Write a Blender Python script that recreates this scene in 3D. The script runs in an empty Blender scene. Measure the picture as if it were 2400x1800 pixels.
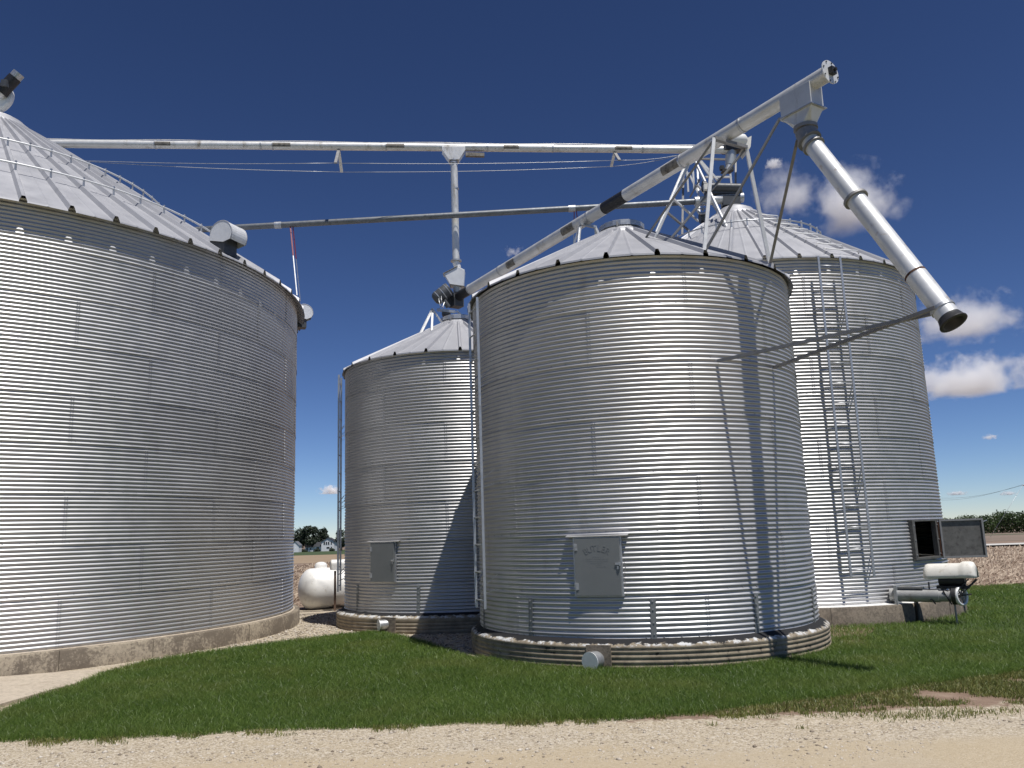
import bpy, math, random
import numpy as np
from mathutils import Vector, Matrix

# ------------------------------------------------------------------ camera, sky, sun, exposure
SC = bpy.context.scene
COL = SC.collection
FPX, PITCH, ROLL, CAMH = 1951.2, math.radians(10.3245), math.radians(1.9012), 1.8
_c, _s = math.cos(ROLL), math.sin(ROLL)
_cp, _sp = math.cos(PITCH), math.sin(PITCH)
cam_d = bpy.data.cameras.new('camera')
cam = bpy.data.objects.new('camera', cam_d)
COL.objects.link(cam)
cam_d.sensor_width = 36.0
cam_d.lens = 36.0 * FPX / 2400.0
cam_d.clip_start = 0.05
cam_d.clip_end = 60000.0
cam.matrix_world = Matrix(((_c, _s, 0, 0), (_s * _sp, -_c * _sp, -_cp, 0), (-_s * _cp, _c * _cp, -_sp, CAMH), (0, 0, 0, 1)))
SC.camera = cam

SUN_AZ, SUN_EL = math.radians(36.0), math.radians(68.3)      # azimuth measured from -Y (behind the camera) towards +X
sun_to = Vector((math.sin(SUN_AZ) * math.cos(SUN_EL), -math.cos(SUN_AZ) * math.cos(SUN_EL), math.sin(SUN_EL)))
world = bpy.data.worlds.new('World')
SC.world = world
world.use_nodes = True
wn, wl = world.node_tree.nodes, world.node_tree.links
sky = wn.new('ShaderNodeTexSky')
sky.sky_type = 'NISHITA'
sky.sun_disc = False
sky.sun_elevation = SUN_EL
sky.sun_rotation = math.pi - SUN_AZ
sky.altitude = 200
sky.air_density = 0.68
sky.dust_density = 0.0
sky.ozone_density = 4.0
bg = wn['Background']
sky_gamma = wn.new('ShaderNodeGamma')          # the photograph's deep, contrasty blue
sky_gamma.inputs[1].default_value = 1.37
wl.new(sky.outputs[0], sky_gamma.inputs[0])
sky_tint = wn.new('ShaderNodeMix')
sky_tint.data_type = 'RGBA'
sky_tint.blend_type = 'MULTIPLY'
sky_tint.inputs['Factor'].default_value = 1.0
sky_tint.inputs['B'].default_value = (0.98, 0.92, 0.97, 1)
wl.new(sky_gamma.outputs[0], sky_tint.inputs['A'])
wl.new(sky_tint.outputs['Result'], bg.inputs[0])
bg.inputs[1].default_value = 0.046
sun_d = bpy.data.lights.new('sun', 'SUN')
sun_d.energy = 4.9
sun_d.angle = math.radians(0.53)
sun_d.color = (1.0, 0.97, 0.93)
sun = bpy.data.objects.new('sun', sun_d)
COL.objects.link(sun)
sun.rotation_euler = sun_to.to_track_quat('Z', 'Y').to_euler()
vs = SC.view_settings
vs.view_transform = 'Standard'
vs.look = 'None'
vs.exposure = 0.0
vs.gamma = 1.0
SC.cycles.max_bounces = 16
SC.cycles.volume_bounces = 16
SC.cycles.use_denoising = True

random.seed(7)
RNG = np.random.default_rng(7)
PI = math.pi
R_ = math.radians

# ------------------------------------------------------------------ pixel (2400 x 1800 photograph) to direction
CAMP = Vector((0, 0, CAMH))


def ray(u, v):
    x, y = (u - 1200) / FPX, -(v - 900) / FPX
    xr, yr = _c * x + _s * y, -_s * x + _c * y
    return Vector((xr, _cp - yr * _sp, _sp + yr * _cp))


def at_y(u, v, y):
    d = ray(u, v)
    return CAMP + d * (y / d.y)


def on_z(u, v, z=0.0):
    d = ray(u, v)
    return CAMP + d * ((z - CAMH) / d.z)


# grain bins: centre x, y, radius, base z, eave z, roof overhang, roof slope, ribs, rib offset, first seam z, ring height, sheets, seam angle
BINS = {
    1: dict(c=(-12.16, 18.35), R=7.07, zb=0.30, ze=7.35, oe=0.19, slope=0.674, nr=64, ro=-52.6, s0=1.09, rh=0.805, ns=16, so=(-45.3, -35.0), rc=0.78, rib=(0.085, 0.12, 0.05), of=0.16),
    2: dict(c=(-1.25, 19.42), R=2.646, zb=0.34, ze=5.606, oe=0.075, slope=0.513, nr=24, ro=-100.6, s0=0.965, rh=0.795, ns=6, so=(-93.2, -123.0), rc=0.5, rib=(0.055, 0.075, 0.035), of=0.185),
    3: dict(c=(2.075, 14.314), R=2.719, zb=0.36, ze=5.75, oe=0.10, slope=0.532, nr=24, ro=-118.3, s0=0.973, rh=0.806, ns=6, so=(-80.6, -110.7), rc=0.5, rib=(0.06, 0.085, 0.04), of=0.16),
    4: dict(c=(5.588, 19.361), R=3.711, zb=0.345, ze=6.97, oe=0.11, slope=0.70, nr=36, ro=-98.6, s0=1.06, rh=0.797, ns=9, so=(-68.0, -88.0), rc=0.55, rib=(0.06, 0.09, 0.04), of=0.25),
}


def cone_z(b, x, y):
    B = BINS[b]
    r = math.hypot(x - B['c'][0], y - B['c'][1])
    return B['ze'] + (B['R'] + B['oe'] - r) * B['slope']


def on_cone(b, u, v):
    d = ray(u, v)
    t = 5.0
    while t < 45:
        p = CAMP + d * t
        if p.z > BINS[b]['ze'] - 0.3 and p.z < cone_z(b, p.x, p.y) and math.hypot(p.x - BINS[b]['c'][0], p.y - BINS[b]['c'][1]) < BINS[b]['R'] + BINS[b]['oe'] + .1:
            return p
        t += 0.01
    return None


def terrain(x, y):
    y = np.minimum(np.asarray(y, float), 460.0)
    return -np.maximum(0, y - 28.0) * (0.0088 + 0.0000152 * np.clip(x, -160, 300))


# ------------------------------------------------------------------ materials
def new_mat(name):
    m = bpy.data.materials.new(name)
    m.use_nodes = True
    return m, m.node_tree.nodes, m.node_tree.links, m.node_tree.nodes['Principled BSDF']


def ramp(n, l, src, stops):
    r = n.new('ShaderNodeValToRGB')
    e = r.color_ramp.elements
    while len(e) < len(stops):
        e.new(0.5)
    for i, (p, c) in enumerate(stops):
        e[i].position = p
        e[i].color = (*c, 1) if len(c) == 3 else c
    l.new(src, r.inputs[0])
    return r.outputs[0]


def noise(n, l, scale, detail=4, rough=0.55, vec=None, sc=None):
    t = n.new('ShaderNodeTexNoise')
    t.inputs['Scale'].default_value = scale
    t.inputs['Detail'].default_value = detail
    t.inputs['Roughness'].default_value = rough
    if vec is None:
        g = n.new('ShaderNodeNewGeometry')
        vec = g.outputs['Position']
    if sc:
        mp = n.new('ShaderNodeMapping')
        mp.inputs['Scale'].default_value = sc
        l.new(vec, mp.inputs[0])
        vec = mp.outputs[0]
    l.new(vec, t.inputs['Vector'])
    return t.outputs['Fac']


def mixc(n, l, fac, a, b, mode='MIX'):
    x = n.new('ShaderNodeMix')
    x.data_type = 'RGBA'
    x.blend_type = mode
    for sock, val in ((x.inputs['Factor'], fac), (x.inputs['A'], a), (x.inputs['B'], b)):
        if isinstance(val, (int, float)):
            sock.default_value = val
        elif isinstance(val, tuple):
            sock.default_value = (*val, 1)
        else:
            l.new(val, sock)
    return x.outputs['Result']


def math_n(n, l, op, a, b=None):
    x = n.new('ShaderNodeMath')
    x.operation = op
    for i, val in enumerate((a, b)):
        if val is None:
            continue
        if isinstance(val, (int, float)):
            x.inputs[i].default_value = val
        else:
            l.new(val, x.inputs[i])
    return x.outputs[0]


def bump(n, l, bs, h, strength=0.3, dist=0.01):
    b = n.new('ShaderNodeBump')
    b.inputs['Strength'].default_value = strength
    b.inputs['Distance'].default_value = dist
    l.new(h, b.inputs['Height'])
    l.new(b.outputs[0], bs.inputs['Normal'])


def paint(name, col, rough=0.5, metal=0.0, var=0.12, scale=6, stain=None, stain_amt=0.0, stain_scale=3, rnd=0.0, bmp=0.0, bscale=40, streak=False):
    m, n, l, bs = new_mat(name)
    f = noise(n, l, scale, 5)
    lo = tuple(c * (1 - var) for c in col)
    hi = tuple(min(1, c * (1 + var)) for c in col)
    c = ramp(n, l, f, [(0.3, lo), (0.7, hi)])
    if rnd:
        oi = n.new('ShaderNodeObjectInfo')
        k = math_n(n, l, 'MULTIPLY_ADD', oi.outputs['Random'], rnd)
        k.node.inputs[2].default_value = 1 - rnd / 2
        cc = n.new('ShaderNodeCombineColor')
        for i in range(3):
            l.new(k, cc.inputs[i])
        c = mixc(n, l, 1.0, c, cc.outputs[0], 'MULTIPLY')
    if stain:
        s = noise(n, l, stain_scale, 6, 0.65, sc=(1, 1, 0.25) if streak else None)
        s = ramp(n, l, s, [(0.60 - 0.25 * stain_amt, (0, 0, 0)), (0.78 - 0.2 * stain_amt, (1, 1, 1))])
        c = mixc(n, l, s, c, stain)
    l.new(c, bs.inputs['Base Color'])
    bs.inputs['Metallic'].default_value = metal
    rf = ramp(n, l, noise(n, l, scale * 2.3, 3), [(0.3, (rough * .85,) * 3), (0.7, (min(1, rough * 1.15),) * 3)])
    l.new(rf, bs.inputs['Roughness'])
    if bmp:
        bump(n, l, bs, noise(n, l, bscale, 5), bmp, 0.004)
    return m


MT = {}
MT['wall'] = paint('aluminium_paint_wall', (0.50, 0.495, 0.49), 0.46, 0.62, 0.05, 1.5, (0.41, 0.40, 0.39), 0.1, 2.5, rnd=0.14, streak=True)
MT['roof'] = paint('galvanised_roof', (0.40, 0.40, 0.415), 0.5, 0.3, 0.05, 1.2, (0.31, 0.31, 0.32), 0.1, 1.0, rnd=0.07, streak=True)
MT['bolt'] = paint('bolt_metal', (0.40, 0.40, 0.41), 0.45, 0.7, 0.1, 30)
MT['galv'] = paint('galvanised_steel', (0.48, 0.49, 0.50), 0.45, 0.75, 0.1, 9, (0.25, 0.23, 0.2), 0.1, 8)
MT['tube'] = paint('silver_painted_tube', (0.64, 0.635, 0.62), 0.42, 0.35, 0.08, 5, (0.42, 0.38, 0.32), 0.12, 5, streak=True)
MT['tubewhite'] = paint('white_painted_tube', (0.70, 0.69, 0.66), 0.42, 0.35, 0.08, 5, (0.30, 0.26, 0.20), 0.2, 5, streak=True)
MT['spout'] = paint('silver_spout', (0.70, 0.70, 0.69), 0.42, 0.3, 0.08, 3, (0.38, 0.27, 0.18), 0.02, 7)
MT['greytube'] = paint('weathered_galvanised_tube', (0.17, 0.18, 0.19), 0.5, 0.5, 0.15, 6, (0.07, 0.07, 0.07), 0.15, 9)
MT['dull'] = paint('dull_grey_paint', (0.36, 0.36, 0.35), 0.5, 0.25, 0.1, 6, (0.2, 0.18, 0.15), 0.15, 8)
MT['dark'] = paint('dark_grey_paint', (0.07, 0.075, 0.08), 0.5, 0.1, 0.2, 8)
MT['black'] = paint('black_paint', (0.018, 0.018, 0.02), 0.5, 0.0, 0.2, 8)
MT['grime'] = paint('grimy_patch', (0.06, 0.052, 0.042), 0.75, 0.0, 0.4, 25)
MT['hatchcover'] = paint('grimy_cover', (0.22, 0.20, 0.17), 0.65, 0.3, 0.3, 14, (0.05, 0.045, 0.04), 0.4, 12)
MT['white'] = paint('white_paint', (0.78, 0.77, 0.74), 0.45, 0.0, 0.04, 4, (0.55, 0.52, 0.45), 0.08, 6)
MT['whitemetal'] = paint('white_angle_iron', (0.72, 0.72, 0.71), 0.45, 0.25, 0.08, 6)
MT['iron'] = paint('grey_angle_iron', (0.26, 0.255, 0.25), 0.55, 0.4, 0.12, 10)
MT['red'] = paint('red_paint', (0.20, 0.03, 0.05), 0.5, 0.0, 0.15, 10)
MT['door'] = paint('grey_door_paint', (0.19, 0.20, 0.198), 0.55, 0.2, 0.05, 3)
MT['doorin'] = paint('bare_sheet_inside', (0.13, 0.125, 0.115), 0.6, 0.25, 0.2, 9, (0.07, 0.065, 0.06), 0.35, 14)
MT['wood'] = paint('old_post_wood', (0.16, 0.10, 0.07), 0.8, 0.0, 0.25, 12)
MT['rubber'] = paint('black_rubber', (0.02, 0.02, 0.02), 0.7)
MT['rust'] = paint('rusty_edge', (0.10, 0.045, 0.025), 0.8, 0.1, 0.4, 30)
MT['cream'] = paint('weathered_white_cover', (0.74, 0.71, 0.64), 0.5, 0.0, 0.07, 7, (0.50, 0.45, 0.36), 0.15, 9, bmp=0.2, bscale=30)


def concrete_mat(name, base, dark, amt):
    m, n, l, bs = new_mat(name)
    f = noise(n, l, 16.0, 9, 0.7)
    c = ramp(n, l, f, [(0.32, tuple(x * .62 for x in base)), (0.5, base), (0.7, tuple(min(1, x * 1.12) for x in base))])
    big = math_n(n, l, 'ADD', noise(n, l, 1.5, 9, 0.72), math_n(n, l, 'MULTIPLY', math_n(n, l, 'SUBTRACT', noise(n, l, 24, 6, 0.7), 0.5), 0.45))
    s = ramp(n, l, big, [(0.56 - amt, (0, 0, 0)), (0.70 - amt, (1, 1, 1))])
    c = mixc(n, l, math_n(n, l, 'MULTIPLY', s, 0.8), c, dark)
    pits = ramp(n, l, noise(n, l, 60, 3, 0.5), [(0.28, (1, 1, 1)), (0.34, (0, 0, 0))])
    c = mixc(n, l, math_n(n, l, 'MULTIPLY', pits, 0.7), c, dark)
    l.new(c, bs.inputs['Base Color'])
    bs.inputs['Roughness'].default_value = 0.9
    bump(n, l, bs, noise(n, l, 45, 8, 0.7), 0.7, 0.01)
    return m


MT['concrete'] = concrete_mat('concrete', (0.34, 0.285, 0.21), (0.10, 0.078, 0.058), 0.14)
MT['concrete4'] = concrete_mat('concrete_dark', (0.20, 0.165, 0.125), (0.085, 0.07, 0.055), 0.12)
MT['slab'] = concrete_mat('slab_concrete', (0.47, 0.40, 0.31), (0.34, 0.28, 0.21), 0.05)


def footing_mat(name, R, top):
    """corrugated concrete; its flat top carries tar near the wall and flaking white paint towards the lip"""
    m, n, l, bs = new_mat(name)
    c = ramp(n, l, noise(n, l, 5, 8, 0.65), [(0.3, (0.15, 0.12, 0.085)), (0.7, (0.36, 0.30, 0.21))])
    tc = n.new('ShaderNodeTexCoord')
    sx = n.new('ShaderNodeSeparateXYZ')
    l.new(tc.outputs['Object'], sx.inputs[0])
    rr = math_n(n, l, 'SQRT', math_n(n, l, 'ADD', math_n(n, l, 'POWER', sx.outputs[0], 2.0), math_n(n, l, 'POWER', sx.outputs[1], 2.0)))
    nz = noise(n, l, 7, 6, 0.7)
    fine = noise(n, l, 11, 7, 0.7)
    # paint: top few centimetres, ragged lower border
    h = math_n(n, l, 'ADD', sx.outputs[2], math_n(n, l, 'MULTIPLY', math_n(n, l, 'SUBTRACT', nz, 0.5), 0.13))
    pf = ramp(n, l, math_n(n, l, 'MULTIPLY_ADD', h, 40.0), [(0.0, (0, 0, 0)), (1.0, (1, 1, 1))])
    pf.node.inputs[0].links[0].from_node.inputs[2].default_value = -40.0 * (top - 0.068)
    c = mixc(n, l, math_n(n, l, 'MULTIPLY', pf, ramp(n, l, fine, [(0.47, (0, 0, 0)), (0.53, (1, 1, 1))])), c, (0.56, 0.56, 0.55))
    # tar strip next to the steel
    q = math_n(n, l, 'ADD', rr, math_n(n, l, 'MULTIPLY', math_n(n, l, 'SUBTRACT', nz, 0.5), 0.26))
    tf = ramp(n, l, math_n(n, l, 'MULTIPLY_ADD', q, -50.0), [(0.0, (0, 0, 0)), (1.0, (1, 1, 1))])
    tf.node.inputs[0].links[0].from_node.inputs[2].default_value = 50.0 * (R + 0.13)
    c = mixc(n, l, tf, c, (0.009, 0.009, 0.010))
    l.new(c, bs.inputs['Base Color'])
    bs.inputs['Roughness'].default_value = 0.85
    bump(n, l, bs, noise(n, l, 60, 8, 0.7), 0.6, 0.008)
    return m


def gravel_mat(dirt=False):
    m, n, l, bs = new_mat('bare_dirt' if dirt else 'gravel')
    g = n.new('ShaderNodeNewGeometry')
    v = n.new('ShaderNodeTexVoronoi')
    v.inputs['Scale'].default_value = 62
    l.new(g.outputs['Position'], v.inputs['Vector'])
    sp = n.new('ShaderNodeSeparateColor')
    l.new(v.outputs['Color'], sp.inputs[0])
    c = ramp(n, l, sp.outputs[0], [(0.0, (0.22, 0.175, 0.12)), (0.35, (0.385, 0.32, 0.225)), (0.75, (0.47, 0.40, 0.295)), (1.0, (0.57, 0.51, 0.415))])
    sy = n.new('ShaderNodeSeparateXYZ')
    l.new(g.outputs['Position'], sy.inputs[0])
    # worn fines in the wheel track nearest the camera, loose stone towards the grass
    trk = math_n(n, l, 'MULTIPLY_ADD', sy.outputs[1], -0.55)
    trk.node.inputs[2].default_value = 4.15
    fines = ramp(n, l, math_n(n, l, 'ADD', noise(n, l, 1.3, 5, 0.6, sc=(0.5, 1.3, 1)), math_n(n, l, 'MAXIMUM', trk, -0.15)), [(0.42, (0, 0, 0)), (0.66, (1, 1, 1))])
    c = mixc(n, l, math_n(n, l, 'MULTIPLY', fines, 0.75), c, (0.42, 0.34, 0.225))
    c = mixc(n, l, math_n(n, l, 'MULTIPLY', ramp(n, l, noise(n, l, 0.6, 4), [(0.5, (0, 0, 0)), (0.75, (1, 1, 1))]), 0.35), c, (0.40, 0.36, 0.31))
    if dirt:
        dc = ramp(n, l, noise(n, l, 3.0, 8, 0.7), [(0.25, (0.12, 0.075, 0.05)), (0.5, (0.22, 0.15, 0.105)), (0.75, (0.34, 0.26, 0.19))])
        yy = math_n(n, l, 'SUBTRACT', sy.outputs[1], math_n(n, l, 'MULTIPLY', sy.outputs[0], 0.03))
        w = math_n(n, l, 'ADD', math_n(n, l, 'MULTIPLY', math_n(n, l, 'SUBTRACT', yy, 8.36), 2.0), math_n(n, l, 'MULTIPLY', math_n(n, l, 'SUBTRACT', noise(n, l, 2.6, 7, 0.7), 0.5), 3.2))
        c = mixc(n, l, ramp(n, l, w, [(0.0, (0, 0, 0)), (0.35, (1, 1, 1))]), c, dc)
    l.new(c, bs.inputs['Base Color'])
    bs.inputs['Roughness'].default_value = 0.95
    h = math_n(n, l, 'ADD', math_n(n, l, 'MULTIPLY', v.outputs['Distance'], -1.0), math_n(n, l, 'MULTIPLY', noise(n, l, 110, 4), 0.5))
    bump(n, l, bs, h, 0.55, 0.012)
    return m


def soil_mat(name, cols, scale, bscale=20, bst=0.6, stretch=None):
    m, n, l, bs = new_mat(name)
    c = ramp(n, l, noise(n, l, scale, 8, 0.7, sc=stretch), [(0.25 + 0.5 * i / (len(cols) - 1), k) for i, k in enumerate(cols)])
    l.new(c, bs.inputs['Base Color'])
    bs.inputs['Roughness'].default_value = 0.95
    bump(n, l, bs, noise(n, l, bscale, 6, 0.7), bst, 0.03)
    return m


def leaf_stone():
    m, n, l, bs = new_mat('limestone_chip')
    g = n.new('ShaderNodeNewGeometry')
    l.new(ramp(n, l, g.outputs['Random Per Island'], [(0.0, (0.20, 0.16, 0.12)), (0.5, (0.42, 0.36, 0.28)), (1.0, (0.58, 0.53, 0.46))]), bs.inputs['Base Color'])
    bs.inputs['Roughness'].default_value = 0.95
    bs.inputs['Specular IOR Level'].default_value = 0.2
    return m


MT['gravel'] = gravel_mat()
MT['stone'] = leaf_stone()
MT['soil'] = soil_mat('soil', [(0.10, 0.07, 0.045), (0.19, 0.135, 0.095), (0.26, 0.20, 0.145)], 2.2, 30)
MT['dirt'] = gravel_mat(True)
MT['lawnsoil'] = soil_mat('lawn_soil', [(0.03, 0.045, 0.012), (0.045, 0.07, 0.02), (0.07, 0.09, 0.03)], 4, 30)
MT['stubble'] = soil_mat('stubble_soil', [(0.15, 0.10, 0.07), (0.22, 0.155, 0.11), (0.30, 0.225, 0.165)], 9, 14, 0.9)
MT['farfield'] = soil_mat('far_field_soil', [(0.15, 0.11, 0.08), (0.20, 0.15, 0.11), (0.25, 0.19, 0.14)], 0.06, 3, 0.3, (0.4, 2, 1))
MT['tanfield'] = soil_mat('tan_field_soil', [(0.23, 0.16, 0.10), (0.29, 0.21, 0.13), (0.33, 0.25, 0.16)], 0.1, 3, 0.3, (0.3, 2, 1))
MT['roadtop'] = paint('road_surface', (0.52, 0.50, 0.46), 0.9, 0, 0.08, 0.5)
MT['verge'] = soil_mat('verge_grass', [(0.05, 0.06, 0.025), (0.09, 0.09, 0.045), (0.16, 0.14, 0.08)], 0.3, 3, 0.4)


def leaf_mat(name, a, b, scale=0.8, transl=0.35, rough=0.5, island=False, dry=None):
    m, n, l, bs = new_mat(name)
    f = noise(n, l, scale, 4, 0.6)
    if island:
        g = n.new('ShaderNodeNewGeometry')
        f = math_n(n, l, 'ADD', math_n(n, l, 'MULTIPLY', g.outputs['Random Per Island'], 0.55), math_n(n, l, 'MULTIPLY', f, 0.5))
    c = ramp(n, l, f, [(0.28, a), (0.72, b)])
    if dry:
        c = mixc(n, l, math_n(n, l, 'MULTIPLY', ramp(n, l, noise(n, l, 0.55, 6, 0.65), [(0.48, (0, 0, 0)), (0.70, (1, 1, 1))]), 0.7), c, dry)
    l.new(c, bs.inputs['Base Color'])
    bs.inputs['Roughness'].default_value = rough
    tr = n.new('ShaderNodeBsdfTranslucent')
    l.new(c, tr.inputs['Color'])
    mx = n.new('ShaderNodeMixShader')
    mx.inputs[0].default_value = transl
    out = n['Material Output']
    l.new(bs.outputs[0], mx.inputs[1])
    l.new(tr.outputs[0], mx.inputs[2])
    l.new(mx.outputs[0], out.inputs['Surface'])
    return m


MT['grass'] = leaf_mat('grass_blade', (0.072, 0.142, 0.022), (0.200, 0.285, 0.064), 0.7, 0.55, 0.42, True, (0.24, 0.27, 0.075))
MT['sparse'] = leaf_mat('sparse_grass_blade', (0.10, 0.14, 0.03), (0.24, 0.24, 0.07), 1.5, 0.3, 0.5, True)
MT['straw'] = leaf_mat('corn_residue', (0.24, 0.165, 0.115), (0.52, 0.42, 0.31), 3, 0.15, 0.7, True)
MT['leaf'] = leaf_mat('tree_leaf', (0.028, 0.05, 0.014), (0.06, 0.095, 0.025), 0.25, 0.25, 0.5, True)
MT['leafdark'] = leaf_mat('dark_tree_leaf', (0.012, 0.022, 0.01), (0.028, 0.045, 0.018), 0.25, 0.15, 0.6, True)
MT['bark'] = paint('bark', (0.09, 0.07, 0.05), 0.9, 0, 0.3, 6)


# ------------------------------------------------------------------ mesh builder
def frame(d):
    d = Vector(d).normalized()
    a = Vector((0, 0, 1)) if abs(d.z) < 0.95 else Vector((1, 0, 0))
    x = a.cross(d).normalized()
    return x, d.cross(x), d


class MB:
    def __init__(s):
        s.v, s.f, s.sm = [], [], []

    def add(s, vs, fs, smooth=False):
        o = len(s.v)
        s.v += [tuple(p) for p in vs]
        s.f += [tuple(i + o for i in f) for f in fs]
        s.sm += [smooth] * len(fs)
        return s

    def box(s, c, size, rot=None):
        c = Vector(c)
        vs = [Vector((x * size[0] / 2, y * size[1] / 2, z * size[2] / 2)) for x in (-1, 1) for y in (-1, 1) for z in (-1, 1)]
        if rot is not None:
            vs = [rot @ p for p in vs]
        return s.add([c + p for p in vs], [(0, 1, 3, 2), (4, 6, 7, 5), (0, 4, 5, 1), (2, 3, 7, 6), (0, 2, 6, 4), (1, 5, 7, 3)])

    def beam(s, p, q, w, h=None):
        h = h or w
        p, q = Vector(p), Vector(q)
        x, y, d = frame(q - p)
        vs = [e + x * (a * w / 2) + y * (b * h / 2) for e in (p, q) for a, b in ((-1, -1), (1, -1), (1, 1), (-1, 1))]
        return s.add(vs, [(0, 3, 2, 1), (4, 5, 6, 7), (0, 1, 5, 4), (1, 2, 6, 5), (2, 3, 7, 6), (3, 0, 4, 7)])

    def angle(s, p, q, w=0.05, t=0.007, flip=1):
        """an angle-iron bar"""
        p, q = Vector(p), Vector(q)
        x, y, d = frame(q - p)
        x = x * flip
        prof = [(0, 0), (w, 0), (w, t), (t, t), (t, w), (0, w)]
        vs = [e + x * (a - w / 2) + y * (b - w / 2) for e in (p, q) for a, b in prof]
        fs = [(i, (i + 1) % 6, 6 + (i + 1) % 6, 6 + i) for i in range(6)]
        fs += [(5, 4, 3, 0), (3, 2, 1, 0), (6, 9, 10, 11), (6, 7, 8, 9)]
        return s.add(vs, fs)

    def tube(s, p, q, r, r2=None, n=20, caps=(True, True)):
        r2 = r if r2 is None else r2
        p, q = Vector(p), Vector(q)
        x, y, d = frame(q - p)
        vs = [e + x * (rr * math.cos(2 * PI * i / n)) + y * (rr * math.sin(2 * PI * i / n)) for e, rr in ((p, r), (q, r2)) for i in range(n)]
        s.add(vs, [(i, (i + 1) % n, n + (i + 1) % n, n + i) for i in range(n)], True)
        if caps[0]:
            s.add(vs[:n], [tuple(reversed(range(n)))])
        if caps[1]:
            s.add(vs[n:], [tuple(range(n))])
        return s

    def path(s, pts, r, n=8, closed=False):
        pts = [Vector(p) for p in pts]
        m = len(pts)
        rings = []
        for i, p in enumerate(pts):
            a = pts[(i - 1) % m] if (closed or i) else p
            b = pts[(i + 1) % m] if (closed or i < m - 1) else p
            x, y, d = frame(b - a)
            rings += [p + x * (r * math.cos(2 * PI * k / n)) + y * (r * math.sin(2 * PI * k / n)) for k in range(n)]
        fs = []
        for i in range(m if closed else m - 1):
            j = (i + 1) % m
            fs += [(i * n + k, i * n + (k + 1) % n, j * n + (k + 1) % n, j * n + k) for k in range(n)]
        if not closed:
            fs += [tuple(reversed(range(n))), tuple(range((m - 1) * n, m * n))]
        return s.add(rings, fs, True)

    def lathe(s, prof, c=(0, 0, 0), axis=(0, 0, 1), n=32, smooth=True, a0=0, a1=2 * PI):
        c = Vector(c)
        x, y, d = frame(axis)
        if Vector(axis) == Vector((0, 0, 1)):
            x, y = Vector((1, 0, 0)), Vector((0, 1, 0))
        full = abs(a1 - a0 - 2 * PI) < 1e-6
        k = n if full else n + 1
        vs = []
        for i in range(k):
            a = a0 + (a1 - a0) * i / n
            e = x * math.cos(a) + y * math.sin(a)
            vs += [c + e * r + d * z for r, z in prof]
        m = len(prof)
        fs = []
        for i in range(n):
            j = (i + 1) % k
            fs += [(i * m + t, j * m + t, j * m + t + 1, i * m + t + 1) for t in range(m - 1)]
        return s.add(vs, fs, smooth)

    def prism(s, poly, ax, off):
        """poly: list of 3-D points, extruded by off"""
        n = len(poly)
        off = Vector(off)
        vs = [Vector(p) for p in poly] + [Vector(p) + off for p in poly]
        return s.add(vs, [tuple(reversed(range(n))), tuple(range(n, 2 * n))] + [(i, (i + 1) % n, n + (i + 1) % n, n + i) for i in range(n)])

    def mesh(s, name):
        me = bpy.data.meshes.new(name)
        me.from_pydata(s.v, [], s.f)
        me.polygons.foreach_set('use_smooth', s.sm)
        me.update()
        return me

    def build(s, name, mat, parent=None, loc=None, bevel=0):
        return link(name, s.mesh(name), mat, parent, loc, bevel)


def link(name, me, mat=None, parent=None, loc=None, bevel=0):
    o = bpy.data.objects.new(name, me)
    COL.objects.link(o)
    if mat is not None and not me.materials:
        me.materials.append(MT[mat] if isinstance(mat, str) else mat)
    if parent is not None:
        o.parent = parent
        if loc is None and parent.type == 'EMPTY':
            o.location = -parent.location           # parts below are written in world coordinates
    if loc is not None:
        o.location = loc
    if bevel:
        b = o.modifiers.new('bevel', 'BEVEL')
        b.width = bevel
        b.segments = 2
        b.limit_method = 'ANGLE'
    return o


def np_mesh(name, V, F):
    """V (n,3); F (m,k) all faces of the same size"""
    me = bpy.data.meshes.new(name)
    k = F.shape[1]
    me.vertices.add(len(V))
    me.vertices.foreach_set('co', np.ascontiguousarray(V, np.float32).ravel())
    me.loops.add(F.size)
    me.loops.foreach_set('vertex_index', np.ascontiguousarray(F, np.int32).ravel())
    me.polygons.add(len(F))
    me.polygons.foreach_set('loop_start', np.arange(0, F.size, k, dtype=np.int32))
    me.polygons.foreach_set('loop_total', np.full(len(F), k, np.int32))
    me.update(calc_edges=True)
    return me


def thing(name, label, cat, loc=(0, 0, 0), group=None):
    o = bpy.data.objects.new(name, None)
    COL.objects.link(o)
    o.location = loc
    o.empty_display_size = 0.2
    return tag(o, label, cat, group)


def tag(o, label=None, cat=None, group=None, kind=None):
    if label:
        o['label'] = label
    if cat:
        o['category'] = cat
    if group:
        o['group'] = group
    if kind:
        o['kind'] = kind
    return o


def pol(b, ang, r, z):
    c = BINS[b]['c']
    return Vector((c[0] + r * math.cos(R_(ang)), c[1] + r * math.sin(R_(ang)), z))


# ------------------------------------------------------------------ ground, drive, fields
def sheet(name, poly, z, mat, kind='structure', sub=None):
    me = bpy.data.meshes.new(name)
    me.from_pydata([(x, y, z) for x, y in poly], [], [tuple(range(len(poly)))])
    o = link(name, me, mat)
    tag(o, kind=kind)
    return o


def grid_sheet(name, xs, ys, dz, mat):
    X, Y = np.meshgrid(np.array(xs, float), np.array(ys, float))
    Z = terrain(X, Y) + dz
    V = np.stack([X, Y, Z], -1).reshape(-1, 3)
    nx, ny = len(xs), len(ys)
    i = np.arange((ny - 1) * (nx - 1))
    r, c = i // (nx - 1), i % (nx - 1)
    F = np.stack([r * nx + c, r * nx + c + 1, (r + 1) * nx + c + 1, (r + 1) * nx + c], 1)
    o = link(name, np_mesh(name, V, F), mat)
    return tag(o, kind='structure')


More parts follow.
